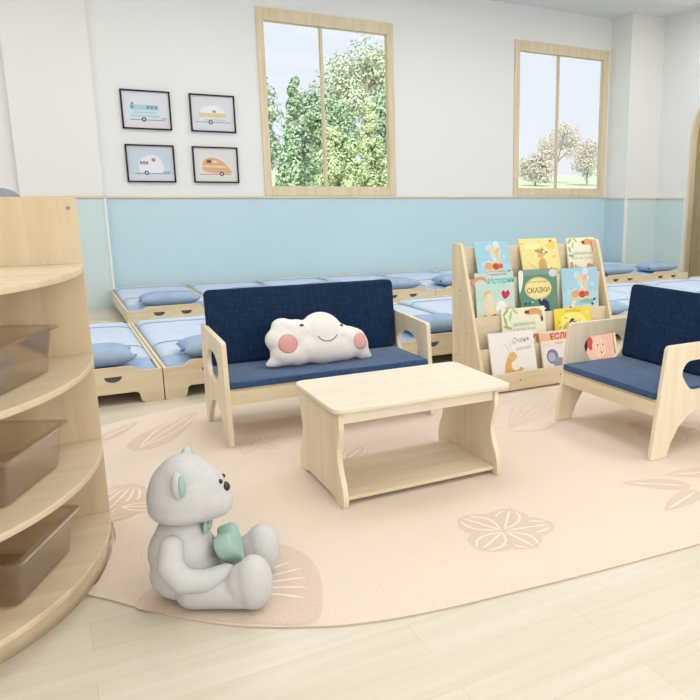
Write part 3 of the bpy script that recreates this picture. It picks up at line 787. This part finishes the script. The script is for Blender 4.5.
def c_meadow(a, W, H):
    a.rect(-W/2, W/2, 0, H, (244, 240, 216))
    for k, (x, z) in enumerate(((-.4, .93), (-.3, .85), (-.42, .75), (-.2, .95), (-.38, .62))): a.ell(W*x, H*z, W*.10, H*.03, ((150, 196, 130), (186, 214, 140))[k % 2], rot=.8+k*.5)
    a.poly(spline([(W*.05, H*.9), (W*.2, H*.97), (W*.4, H*.93), (W*.44, H*.8), (W*.4, H*.7), (W*.34, H*.84), (W*.1, H*.84)], 3), (226, 160, 100)); a.ell(W*.08, H*.9, W*.06, H*.035, (96, 70, 60)); a.ell(W*.42, H*.74, W*.03, H*.06, (110, 76, 60))
    a.text('ДЮЙМОВОЧКА', 0, H*.66, H*.085, (110, 150, 126), 0, .1, sx=.85); a.text('И ДРУГИЕ СКАЗКИ', 0, H*.56, H*.07, (140, 170, 150), sx=.85)
    a.poly(spline([(-W*.5, 0), (-W*.46, H*.3), (-W*.2, H*.2), (0, H*.26), (W*.25, H*.16), (W*.5, H*.3), (W*.5, 0)], 3), (226, 208, 110))
    scatter(a, W, H, [(232, 150, 96), (240, 190, 120), (200, 120, 80), (150, 190, 90), (246, 236, 200)], 44, .03, .42, (.006, .018), 4)
    a.ell(-W*.4, H*.42, W*.06, H*.08, (228, 140, 110)); a.ell(W*.32, H*.35, W*.1, H*.08, (222, 150, 90), rot=.5); a.ell(W*.08, H*.1, W*.14, H*.05, (120, 176, 80))
def c_teal(a, W, H):
    a.rect(-W/2, W/2, 0, H, (190, 226, 218)); a.rect(-W/2, W/2, 0, H*.5, (206, 228, 216)); a.ell(-W*.38, H*.84, W*.2, H*.10, (226, 150, 120)); a.ell(-W*.36, H*.80, W*.15, H*.08, (196, 226, 220)); a.text('Истории', W*.17, H*.85, H*.135, (70, 184, 178), 0.03, .1, bold=.001)
    a.poly(spline([(W*.24, H*.52), (W*.16, H*.62), (W*.22, H*.68), (W*.27, H*.64), (W*.33, H*.68), (W*.38, H*.6)], 3), (200, 44, 72))
    a.ell(-W*.2, H*.62, W*.10, H*.07, (238, 190, 150)); a.poly(spline([(-W*.3, H*.35), (-W*.25, H*.6), (-W*.1, H*.62), (-W*.05, H*.35)], 3), (236, 222, 190))
    a.ell(W*.14, H*.36, W*.15, H*.14, (250, 248, 240)); a.ell(-W*.12, H*.26, W*.14, H*.11, (240, 226, 170)); a.ell(W*.3, H*.28, W*.12, H*.1, (236, 190, 176))
    scatter(a, W, H, [(222, 140, 130), (120, 150, 180), (240, 206, 150), (150, 190, 190), (246, 246, 240)], 60, .02, .34, (.005, .014), 6)
    a.text('сказки и стихи', W*.1, H*.96, H*.05, (210, 80, 90), .02)
def c_green(a, W, H):
    a.rect(-W/2, W/2, 0, H, (92, 140, 122)); a.rect(-W/2, W/2, H*.9, H, (120, 158, 140)); a.poly(spline([(-W*.49, H*.6), (-W*.49, H*.95), (-W*.38, H*.97), (-W*.4, H*.75)], 3), (240, 240, 236)); a.ell(W*.4, H*.92, W*.11, H*.07, (206, 216, 214))
    a.ell(0, H*.66, W*.35, H*.2, (240, 220, 140)); a.ell(0, H*.66, W*.33, H*.185, (228, 190, 110)); a.ell(0, H*.66, W*.32, H*.175, (244, 228, 156)); a.text('СКАЗКИ', 0, H*.62, H*.125, (88, 76, 52), sx=.98, bold=.0006)
    a.text('русские народные', 0, H*.78, H*.05, (150, 110, 60)); a.poly(spline([(0, H*.4), (W*.1, H*.46), (W*.25, H*.4), (W*.27, H*.2), (W*.22, H*.02), (W*.1, H*.06), (W*.08, H*.3)], 3), (42, 40, 92)); a.ell(W*.04, H*.44, W*.06, H*.04, (50, 48, 60))
    a.poly(spline([(W*.02, H*.0), (W*.05, H*.14), (W*.18, H*.12), (W*.2, 0)], 3), (128, 34, 56)); scatter(a, W, H, [(214, 226, 224), (60, 90, 110), (160, 190, 190)], 26, .02, .22, (.005, .014), 5)
    scatter(a, W*.4, H, [(214, 226, 224), (44, 60, 70)], 10, .2, .5, (.004, .009), 15); a.rect(-W*.5, -W*.48, 0, H*.5, (50, 60, 60)); a.ell(-W*.35, H*.4, .01, .008, (36, 50, 70)); a.ell(-W*.25, H*.4, .008, .008, (36, 50, 70))
def c_bright(a, W, H):
    a.rect(-W/2, W/2, 0, H, (244, 220, 70)); a.ell(0, H*.6, W*.38, H*.32, (250, 240, 130)); a.ell(0, H*.5, W*.3, H*.2, (190, 200, 90)); a.text('Чиполлино', 0, H*.92, H*.09, (180, 120, 40), sx=.95)
    a.ell(-W*.02, H*.66, W*.08, H*.09, (84, 54, 44)); a.ell(-W*.02, H*.62, W*.06, H*.06, (224, 170, 130)); a.poly(spline([(-W*.1, H*.3), (-W*.06, H*.56), (W*.06, H*.56), (W*.12, H*.3)], 3), (120, 60, 60))
    scatter(a, W, H, [(250, 236, 120), (230, 180, 60), (206, 196, 70)], 30, .1, .95, (.006, .016), 12); scatter(a, W*.9, H, [(120, 130, 60), (200, 90, 60)], 12, .3, .5, (.006, .012), 13)
def c_white(a, W, H):
    a.rect(-W/2, W/2, 0, H, (247, 243, 240)); a.text('Очень', W*.2, H*.82, H*.15, (150, 140, 140), .08, .3, sx=.9); a.text('хорошо', W*.24, H*.66, H*.10, (170, 160, 158), .08, .3)
    o = (228, 176, 96)
    a.poly(spline([(-W*.22, H*.06), (-W*.22, H*.3), (-W*.16, H*.46), (-W*.08, H*.58), (.02*W, H*.6), (W*.08, H*.5), (W*.02, H*.44), (W*.1, H*.32), (W*.2, H*.26), (W*.1, H*.2), (-W*.04, H*.16), (-W*.05, H*.06)], 3), o)
    a.ell(W*.03, H*.34, W*.10, H*.10, (247, 243, 240)); a.ell(-W*.03, H*.52, W*.08, H*.07, (236, 190, 118)); a.line([(-W*.06, H*.58), (-W*.12, H*.72), (-W*.2, H*.78)], .004, o); a.line([(-W*.01, H*.6), (-W*.05, H*.76), (-W*.02, H*.82)], .004, o)
    a.ell(-W*.03, H*.54, .003, .003, (90, 60, 40)); scatter(a, W, H, [(214, 110, 50), (226, 140, 70), (196, 90, 40)], 70, .01, .13, (.005, .012), 2)
def c_farm(a, W, H):
    a.rect(-W/2, W/2, 0, H, (244, 224, 206)); a.rect(-W/2, W/2, H*.80, H*.97, (240, 190, 160)); a.text('ЕСЛИ', W*.06, H*.87, H*.17, (190, 40, 44), 0, 0, sx=1.15, bold=.0015); a.text('сказка', 0, H*.73, H*.06, (120, 80, 70))
    a.rect(-W*.46, W*.46, H*.06, H*.68, (238, 232, 228)); a.ell(-W*.22, H*.45, W*.16, H*.16, (120, 128, 166)); a.ell(-W*.24, H*.44, W*.10, H*.10, (176, 182, 206)); a.ell(-W*.05, H*.3, W*.16, H*.12, (142, 146, 180)); a.poly(spline([(W*.14, H*.2), (W*.14, H*.5), (W*.3, H*.6), (W*.38, H*.4), (W*.3, H*.2)], 3), (222, 160, 110)); a.ell(W*.26, H*.58, W*.07, H*.06, (206, 80, 70))
    scatter(a, W*.9, H, [(120, 130, 170), (220, 170, 120), (150, 110, 100)], 22, .1, .24, (.005, .011), 21); a.rect(-W/2, W/2, 0, H*.05, (236, 210, 140))
def c_pink(a, W, H):
    a.rect(-W/2, W/2, 0, H, (240, 196, 170)); a.poly(spline([(-W*.5, H*.45), (-W*.5, H*.95), (-W*.28, H), (-W*.34, H*.7)], 3), (44, 28, 34)); a.ell(-W*.3, H*.66, W*.10, H*.16, (206, 74, 66)); a.ell(.0, H*.55, W*.24, H*.26, (246, 214, 190))
    for k in range(7): a.line([(W*(-.15+.09*k), H*.95), (W*(-.17+.1*k), H*.5), (W*(-.12+.09*k), H*.12)], .003, (196, 112, 96))
    for x, z in ((-.05, .6), (.14, .6), (.06, .42)): a.ell(W*x, H*z, .006, .006, (60, 30, 36))
book('pale blue horse book on the top tier, leftmost, behind the teal book', 2.480, .255, .33, 3, horse_cover(('Сказки', ''), .8), (176, 216, 234))
book('yellow book with a straw-hatted figure in the middle of the top tier', 2.850, .305, .338, 3, c_yellow, (240, 226, 150))
book('cream flowery book on the top tier at the right end', 3.205, .240, .325, 3, c_meadow, (244, 240, 216), yo=.03)
book('teal book with a red heart at the left of the third tier', 2.432, .285, .362, 2, c_teal, (190, 226, 218))
book('dark green book with a yellow oval title in the middle of the third tier', 2.765, .305, .365, 2, c_green, (92, 140, 122))
book('pale blue horse book with red script title, right end of the third tier', 3.112, .305, .360, 2, horse_cover(('Маленькие', 'сказки'), .95), (176, 216, 234))
book('cream leafy book behind the white book on the second tier', 2.61, .335, .315, 1, c_meadow, (244, 240, 216))
book('bright yellow book on the second tier at the right', 3.003, .30, .285, 1, c_bright, (244, 220, 70))
book('white book with an orange long-necked animal on the bottom tier', 2.478, .335, .325, 0, c_white, (247, 243, 240))
book('book with red title and grey hen on the bottom tier beside the armchair', 2.84, .29, .30, 0, c_farm, (244, 224, 206))
book('pink and black book on the bottom tier seen through the armchair opening', 3.17, .25, .285, 0, c_pink, (240, 196, 170))

# ================================================================== beds
SH = mat('sheet_blue', (210, 222, 239), 0.95, 0.03, vscale=(3, 3, 3), col2=(200, 216, 236), bump=.2, bscale=30)
MT = mat('mattress_blue', (176, 199, 226), 0.95, 0.03, vscale=(5, 5, 5), col2=(164, 189, 219))
PB = mat('pillow_blue', (172, 192, 218), 0.95, 0.03, vscale=(9, 9, 9), col2=(154, 178, 208), bump=.3, bscale=40)
PIP = mat('pillow_corner', (84, 116, 168), .9)
HC = mat('handle_grey', (104, 108, 116), .6)
FSB = mat('fold_shade_blue', (150, 172, 206), .9)  # darker blue standing for the shade in the quilt folds
BW, BP = .772, .778
def bed_proto(L, handle_gap=.118):
    r = empty('cot')
    h, hc = .228, .196; x0, x1 = -BW/2, BW/2
    front = rounded([(x0, 0, .012), (x0+.125, 0, .03), (x0+.135, .07, .025), (x1-.135, .07, .025), (x1-.125, 0, .03), (x1, 0, .012),
                     (x1, hc, .008), (x1-.125, hc, .02), (x1-.155, h, .02), (x0+.155, h, .02), (x0+.125, hc, .02), (x0, hc, .008)], 5)
    def halfmoon(c): return [(c-.052, .172), (c+.052, .172)]+[(c+.046*math.cos(a), .166-.030*math.sin(a)) for a in [PI*k/10 for k in range(0, 11)]]
    for nm, y in (('headboard', .011), ('footboard', L-.011)):
        hb = plate(nm, front, [halfmoon(-handle_gap), halfmoon(handle_gap)], .02, lambda u, v, q, y=y: (u, y+q, v), WX, r, bev=.0015)
        for c in (-handle_gap, handle_gap):
            bm = bmesh.new(); box(bm, c-.06, c+.06, y+.0105 if nm == 'headboard' else y-.016, y+.016 if nm == 'headboard' else y-.0105, .128, .18)
            obj('handle_recess', bm, HC, hb)
    for s in (-1, 1):
        a, c = (x0, x0+.02) if s < 0 else (x1-.02, x1)
        bx('side_rail', a, c, .0215, L-.0215, .085, .196, WY, r, bev=.002)
    bx('slat_base', x0+.021, x1-.021, .03, L-.03, .088, .098, WX, r, bev=0)
    bm = bmesh.new(); box(bm, x0+.024, x1-.024, .034, L-.034, .0985, .205, .03, 4)
    obj('mattress', bm, MT, r, True)
    # quilt: folded back near the pillow
    bm = bmesh.new(); nx_, ny_ = 20, 40; g = {}
    y0, y1 = .30, L-.03; rr = random.Random(3)
    for i_ in range(nx_+1):
        for j_ in range(ny_+1):
            u = i_/nx_; v = j_/ny_; x = (x0+.026)+(BW-.052)*u; y = y0+(y1-y0)*v+.01*math.sin(u*9)*(1-v)
            e = min(u, 1-u, v*1.9, (1-v)*1.9)
            z = .200+.030*(1-math.exp(-e*26))
            z += .006*noise.noise(Vector((x*5, y*4, 2)))
            for yc in (.36, .82): z -= .002*math.exp(-((y-L*yc-.02*math.sin(u*5))/.014)**2)
            g[i_, j_] = bm.verts.new((x, y, z))
    for i_ in range(nx_):
        for j_ in range(ny_): bm.faces.new((g[i_, j_], g[i_+1, j_], g[i_+1, j_+1], g[i_, j_+1]))
    for yc in (.36, .82):
        sb_ = bmesh.new(); prev = None
        for i_ in range(nx_+1):
            u = i_/nx_; yy = L*yc+.02*math.sin(u*5); best = min(range(ny_+1), key=lambda j: abs(g[i_, j].co.y-yy)); x = g[i_, best].co.x
            zz = .2305+.006*noise.noise(Vector((x*5, yy*4, 2)))-.026*math.exp(-min(u, 1-u)*26)
            cur = [sb_.verts.new((x, yy-.006, zz)), sb_.verts.new((x, yy, zz+.006)), sb_.verts.new((x, yy+.006, zz))]
            if prev:
                for k in range(2): sb_.faces.new((prev[k], prev[k+1], cur[k+1], cur[k]))
            prev = cur
        obj('quilt_fold_shade', sb_, FSB, r, True)  # raised strip coloured as a shaded fold line
    q = obj('quilt', bm, SH, r, True); md = q.modifiers.new('s', 'SOLIDIFY'); md.thickness = .006; md.offset = -1
    return r
def pillow_proto():
    r = empty('pillow'); bm = bmesh.new(); N, M_ = 28, 18; a, b_, c = .262, .16, .064
    for sgn in (1, -1):
        g = {}
        for i_ in range(N+1):
            for j_ in range(M_+1):
                u = -1+2*i_/N; v = -1+2*j_/M_
                x = a*u*(1-.07*(1-v*v)); y = b_*v*(1-.12*(1-u*u))
                hgt = c*((1-u**4)*(1-v**4))**.55
                hgt += .003*noise.noise(Vector((x*12, y*12, 5)))*(1-u*u)*(1-v*v)
                g[i_, j_] = bm.verts.new((x, y, c+sgn*max(hgt, .0)*(1 if sgn > 0 else .95)))
        for i_ in range(N):
            for j_ in range(M_): bm.faces.new((g[i_, j_], g[i_+1, j_], g[i_+1, j_+1], g[i_, j_+1]))
    bmesh.ops.remove_doubles(bm, verts=bm.verts[:], dist=.0005)
    obj('pillow_case', bm, PB, r, True)
    for sx_ in (-1, 1):
        bm = bmesh.new(); g = bmesh.ops.create_cone(bm, cap_ends=True, segments=8, radius1=.022, radius2=.004, depth=.05, matrix=Matrix.Translation((sx_*.247, -.125, c)) @ Matrix.Rotation(sx_*-PI*.75 if sx_ < 0 else PI*.75*-1+PI, 4, 'Y'))
        bmesh.ops.scale(bm, vec=(1, .9, .45), space=Matrix.Translation((0, 0, -c)), verts=bm.verts[:])
        obj('corner_tuft', bm, PIP, r, True)
    return r
ORD = ['first', 'second', 'third', 'fourth', 'fifth', 'sixth', 'seventh', 'eighth', 'ninth', 'tenth']
bedF = None; pil = None
rows = [(4.58, -.243+BP/2, 10, 'front row behind the sofa', 1.84), (7.07, .573+BP/2-.003, 9, 'back row along the blue wall', 1.85)]
for (y, xs0, cnt, rowname, L) in rows:
    proto = bed_proto(L); first = True
    for k in range(cnt):
        lab = '%s wooden cot from the left, %s' % (ORD[k], rowname)
        loc = (xs0+BP*k, y, 0)
        if first:
            o = proto; o.location = loc; tag(o, lab, 'bed', 'low wooden cots'); first = False
        else: o = dup(proto, loc, lab)
        plab = 'blue pillow on the %s cot from the left, %s' % (ORD[k], rowname)
        ploc = (loc[0]-.005+rb.uniform(-.012, .012), y+.205, .2055)
        if pil is None:
            pil = pillow_proto(); pil.location = ploc; tag(pil, plab, 'pillow', 'blue pillows on the cots'); pp = pil
        else: pp = dup(pil, ploc, plab)
        pp.rotation_euler = (0, 0, rb.uniform(-.03, .03))

# ================================================================== corner shelf unit
SXC, SYC, SA, SB = -.55, 2.72, .653, .853
CS = thing('corner_shelf', 'wooden quarter-round shelf unit at the left edge holding clear bins', 'shelf unit', (SXC, SYC, 0))
def arcpts(a, b_, n=36): return [(a*math.cos(-PI/2*i/n), b_*math.sin(-PI/2*i/n)) for i in range(n+1)]
plate('back_panel', rounded([(0, 0), (SA, 0, .01), (SA, 1.2, .014), (0, 1.2)], 6), [], .018, lambda u, v, q: (u, .0095+q, v), SHZ, CS, bev=.002)
plate('side_panel', rounded([(-SB, 0), (-.001, 0), (-.001, 1.2), (-SB, 1.2, .03)], 6), [], .018, lambda u, v, q: (-.0095+q, u, v), SHZ, CS, bev=.002)
for k, z in enumerate((.107, .378, .682, .985)):
    f_ = 1.0
    ol_ = [(0, 0)]+[(p[0]*f_-(.0), p[1]*f_) for p in arcpts(SA, SB)]
    ol_ = [(0.0005, -.0005), (SA-.002, -.0005)]+[p for p in arcpts(SA-.002, SB)][1:-1]+[(.0005, -SB)]
    plate('shelf_board', ol_, [], .020, lambda u, v, q, z=z: (u, v, z-.010+q), SHX, CS, bev=.002)
# curved kick board
bm = bmesh.new(); A1 = arcpts(.638, .755); A2 = arcpts(.622, .739)
lo1 = [bm.verts.new((x, y-.0005, .0)) for x, y in A1]; hi1 = [bm.verts.new((x, y-.0005, .0868)) for x, y in A1]
lo2 = [bm.verts.new((x, y-.0005, .0)) for x, y in A2]; hi2 = [bm.verts.new((x, y-.0005, .0868)) for x, y in A2]
for i_ in range(len(A1)-1):
    for p, q in ((lo1, hi1), (hi1, hi2), (hi2, lo2), (lo2, lo1)): bm.faces.new((p[i_], p[i_+1], q[i_+1], q[i_]))
for i_ in (0, len(A1)-1): bm.faces.new((lo1[i_], hi1[i_], hi2[i_], lo2[i_]))
obj('kick_board', bm, SHX, CS, True)
bm = bmesh.new()
bmesh.ops.create_cone(bm, cap_ends=True, segments=14, radius1=.006, radius2=.006, depth=.003, matrix=Matrix.Translation((SA-.026, -.001, 1.165)) @ Matrix.Rotation(PI/2, 4, 'X'))
obj('screw', bm, mat('screw_grey', (150, 145, 140), .4), CS)
# ragged seam where the top shelf meets the panel
bm = bmesh.new(); rr = random.Random(2)
for k in range(46):
    x = .02+k*.0132; box(bm, x, x+rr.uniform(.005, .012), -.0028, -.0006, .9855, .9855+rr.uniform(.003, .011))
obj('seam', bm, SHX, CS)
# clear plastic bins
BN = bpy.data.materials.new('clear_brown_plastic'); BN.use_nodes = True; n = BN.node_tree; n.nodes.clear()
o_ = n.nodes.new('ShaderNodeOutputMaterial'); m1 = n.nodes.new('ShaderNodeMixShader'); t1 = n.nodes.new('ShaderNodeBsdfTransparent'); t1.inputs[0].default_value = (.95, .915, .87, 1)
g1 = n.nodes.new('ShaderNodeBsdfGlossy'); g1.inputs['Roughness'].default_value = .08; d1 = n.nodes.new('ShaderNodeBsdfDiffuse'); d1.inputs[0].default_value = (*rgb(196, 180, 162), 1)
f1 = n.nodes.new('ShaderNodeLayerWeight'); f1.inputs[0].default_value = .14; m2 = n.nodes.new('ShaderNodeMixShader'); m2.inputs[0].default_value = .085
n.links.new(t1.outputs[0], m2.inputs[1]); n.links.new(d1.outputs[0], m2.inputs[2]); n.links.new(f1.outputs['Facing'], m1.inputs[0]); n.links.new(m2.outputs[0], m1.inputs[1]); n.links.new(g1.outputs[0], m1.inputs[2]); n.links.new(m1.outputs[0], o_.inputs[0])
BR = mat('bin_rim', (226, 218, 206), .3, .5)
def rr_loop(w, l, r, z, n_=5):
    return [(p[0], p[1], z) for p in rounded([(-w/2, -l/2, r), (w/2, -l/2, r), (w/2, l/2, r), (-w/2, l/2, r)], n_)]
def bin_(label, far, h=.14, L=.40, W=.30):
    """far: far right rim corner in plan; the tray runs along u towards the viewer"""
    ang = math.atan2(.358, .163)
    u = Vector((math.cos(ang), math.sin(ang))); v = Vector((-u.y, u.x))
    c = Vector(far[:2])-u*(L/2)+v*(W/2)
    t = thing('storage_bin', label, 'bin', (c.x, c.y, far[2]+.0008), ang-PI/2, 'clear plastic bins on the corner shelf')
    bm = bmesh.new(); rings = []
    for (w_, l_, r_, z_) in ((W-.085, L-.085, .02, 0), (W-.06, L-.06, .03, .006), (W-.03, L-.03, .03, h-.012), (W-.028, L-.028, .03, h-.006)):
        rings.append([bm.verts.new(p) for p in rr_loop(w_, l_, r_, z_)])
    inner = []
    for (w_, l_, r_, z_) in ((W-.034, L-.034, .028, h-.006), (W-.036, L-.036, .028, h-.012), (W-.066, L-.066, .028, .009), (W-.09, L-.09, .02, .003)):
        inner.append([bm.verts.new(p) for p in rr_loop(w_, l_, r_, z_)])
    allr = rings+inner; m_ = len(rings[0])
    for a, b__ in zip(allr[:-1], allr[1:]):
        for i_ in range(m_): bm.faces.new((a[i_], a[(i_+1) % m_], b__[(i_+1) % m_], b__[i_]))
    bm.faces.new(rings[0][::-1]); bm.faces.new(inner[-1])
    obj('bin_body', bm, BN, t)
    bm = bmesh.new(); rg = []
    for (w_, z_) in ((W-.034, h-.0055), (W-.006, h-.0055), (W, h-.008), (W, h-.001), (W-.004, h), (W-.034, h)):
        d = w_-W; rg.append([bm.verts.new(p) for p in rr_loop(w_, L+d, .03, z_)])
    for k in range(6):
        a, b__ = rg[k], rg[(k+1) % 6]
        for i_ in range(m_): bm.faces.new((a[i_], a[(i_+1) % m_], b__[(i_+1) % m_], b__[i_]))
    obj('bin_rim', bm, BN, t)
    return t
bin_('clear brown plastic bin on the second shelf from the top', (.018, 2.50, .682))
bin_('clear brown plastic bin on the third shelf from the top', (.014, 2.512, .378))
bin_('clear brown plastic bin on the bottom shelf', (.017, 2.472, .107))
# contents of the upper bin
bm = bmesh.new()
TOYC = mat('grey_cloth', (150, 150, 160), .9, var=.1)
ang_ = math.atan2(.358, .163)
o = blob('folded_cloth', [((0, 0, .05), (.075, .12, .045)), ((.0, .04, .06), (.07, .07, .04))], TOYC, None, .008, 6); o.location = (-.19, 2.34, .682+.0055)
o.rotation_euler = (0, 0, ang_-PI/2)
tag(o, 'soft grey cloth lying in the upper clear plastic bin', 'cloth')
# storage cabinet behind the panel, with a grey ball on it
CB = thing('storage_cabinet', 'low wooden cabinet standing behind the tall shelf panel', 'cabinet', (-.42, 2.95, 0))
bx('cabinet_body', -.5, .5, -.2, .16, .03, 1.09, SHZ, CB); bx('plinth', -.48, .48, -.18, .14, 0, .0295, SHX, CB, bev=.001)
bm = bmesh.new(); bmesh.ops.create_uvsphere(bm, u_segments=40, v_segments=24, radius=.070)
ball = obj('toy_ball', bm, mat('ball_grey', (150, 154, 164), .85, .1, vscale=(12, 12, 12), col2=(138, 142, 152)), None, True)
ball.location = (-.112, 2.95, 1.09+.0705)
tag(ball, 'grey round plush ball showing above the tall wooden shelf panel', 'ball')

# ================================================================== plush bear
FU = mat('bear_plush', (210, 209, 208), 0.97, 0.02, vscale=(60, 60, 60), col2=(205, 204, 203), bump=.2, bscale=700)
MN = mat('mint_felt', (168, 196, 186), .9, .03, var=.05, vscale=(20, 20, 20)); NB = mat('nose_black', (16, 14, 14), .22, .6)
BR0 = thing('plush_bear', 'light grey plush teddy bear sitting on the rug hugging a mint cushion', 'toy bear', (.275, 2.17, Z0), math.radians(-21))
# local: +x forward, -y towards the viewer, z up
body = blob('bear_body', [((-.005, 0, .085), (.105, .10, .085)), ((-.012, 0, .15), (.098, .092, .10)), ((-.01, 0, .21), (.075, .075, .06))], FU, BR0, .006, 10)
head_balls = [((-.022, 0, .350), (.072, .09, .085)), ((-.012, 0, .318), (.085, .098, .08)), ((.0, 0, .330), (.102, .106, .092)), ((.0, 0, .298), (.102, .104, .052)), ((.05, 0, .312), (.086, .082, .068)), ((.088, 0, .303), (.056, .057, .052)), ((.005, 0, .378), (.080, .084, .078)), ((.055, 0, .352), (.068, .066, .062))]
head_balls = [((c_[0]+.004, c_[1], c_[2]), r_) for c_, r_ in head_balls]
head = blob('bear_head', head_balls, FU, BR0, .006, 18)
for s in (-1, 1):
    ear = blob('ear', [((-.005, s*.082, .405), (.017, .032, .034)), ((-.005, s*.07, .385), (.016, .028, .034))] if False else [((.016, s*.102, .397), (.019, .022, .042))] if s < 0 else [((.0, s*.098, .402), (.019, .030, .044))], FU, head, .004, 4)
    tgt = (s*.1)
    yy = -.102 if s < 0 else .098; zz = .397 if s < 0 else .402; xx_ = .028 if s < 0 else .012
    eo = oval(0, 0, .007, .030, 20)
    bm = bmesh.new(); bmesh.ops.create_uvsphere(bm, u_segments=20, v_segments=12, radius=1)
    for v in bm.verts: v.co = Vector((xx_+v.co.x*.010, yy+s*.006+v.co.y*.017, zz+v.co.z*.033))
    obj('ear_lining', bm, MN, ear, True)
    # eye
    bm = bmesh.new(); bmesh.ops.create_uvsphere(bm, u_segments=16, v_segments=10, radius=1)
    hd = BVHTree.FromPolygons([v.co.copy() for v in head.data.vertices], [tuple(p.vertices) for p in head.data.polygons])
    h = hd.ray_cast(Vector((.3, s*.022, .372)), Vector((-1, 0, 0)))
    for v in bm.verts: v.co = h[0]+Vector((v.co.x*.007, v.co.y*.0065, v.co.z*.0075))
    obj('eye', bm, NB, head, True)
    # arm
    if s < 0: pa = [((-.02, -.085, .205), .034), ((-.020, -.112, .155), .037), ((.01, -.118, .113), .036), ((.07, -.104, .100), .034), ((.125, -.08, .108), .029)]
    else: pa = [((-.01, .085, .205), .034), ((.0, .112, .15), .036), ((.03, .118, .11), .034), ((.085, .098, .10), .032), ((.125, .07, .105), .028)]
    blob('arm', chain(pa, 8), FU, BR0, .006, 5)
    leg = blob('leg', chain([((.03, s*.07, .055), .055), ((.10, s*.09, .052), .046), ((.17, s*.10, .055), .05)], 8)+[((.205, s*.105, .085), (.056, .062, .085)), ((.175, s*.10, .075), (.05, .055, .07))], FU, BR0, .006, 6)
    bm = bmesh.new(); bmesh.ops.create_uvsphere(bm, u_segments=20, v_segments=12, radius=1)
nose_hit = hd.ray_cast(Vector((.3, 0, .344)), Vector((-1, 0, 0)))
bm = bmesh.new(); bmesh.ops.create_uvsphere(bm, u_segments=24, v_segments=14, radius=1)
R3 = Matrix.Rotation(math.radians(-35), 3, 'Y')
for v in bm.verts: v.co = nose_hit[0]+Vector((-.002, 0, .004))+R3 @ Vector((v.co.x*.011, v.co.y*.018, v.co.z*.015))
obj('nose', bm, NB, head, True)
# mint ribbon ends under the chin
blob('ribbon_end', [((.066, -.030, .232), (.008, .012, .020)), ((.074, -.008, .232), (.008, .013, .016)), ((.070, .018, .228), (.008, .012, .02))], MN, BR0, .003, 3)
# mint heart held against the belly
hp = [(0, -.058), (.035, -.03), (.06, .0), (.066, .03), (.05, .052), (.026, .056), (.0, .038), (-.026, .056), (-.05, .052), (-.066, .03), (-.06, .0), (-.035, -.03)]
hs = spline(hp, 6)
Mh = Matrix.Translation((.128, -.008, .158)) @ Matrix.Rotation(math.radians(-18), 4, 'Y')
ht = plate('heart_cushion', hs, [], .055, lambda u, v, q: tuple(Mh @ Vector((q, u, v))), MN, None, bev=.012)
for p in ht.data.polygons: p.use_smooth = True
ht.location = BR0.location; ht.rotation_euler = BR0.rotation_euler
tag(ht, 'small mint green heart cushion held in the lap of the grey bear', 'cushion')
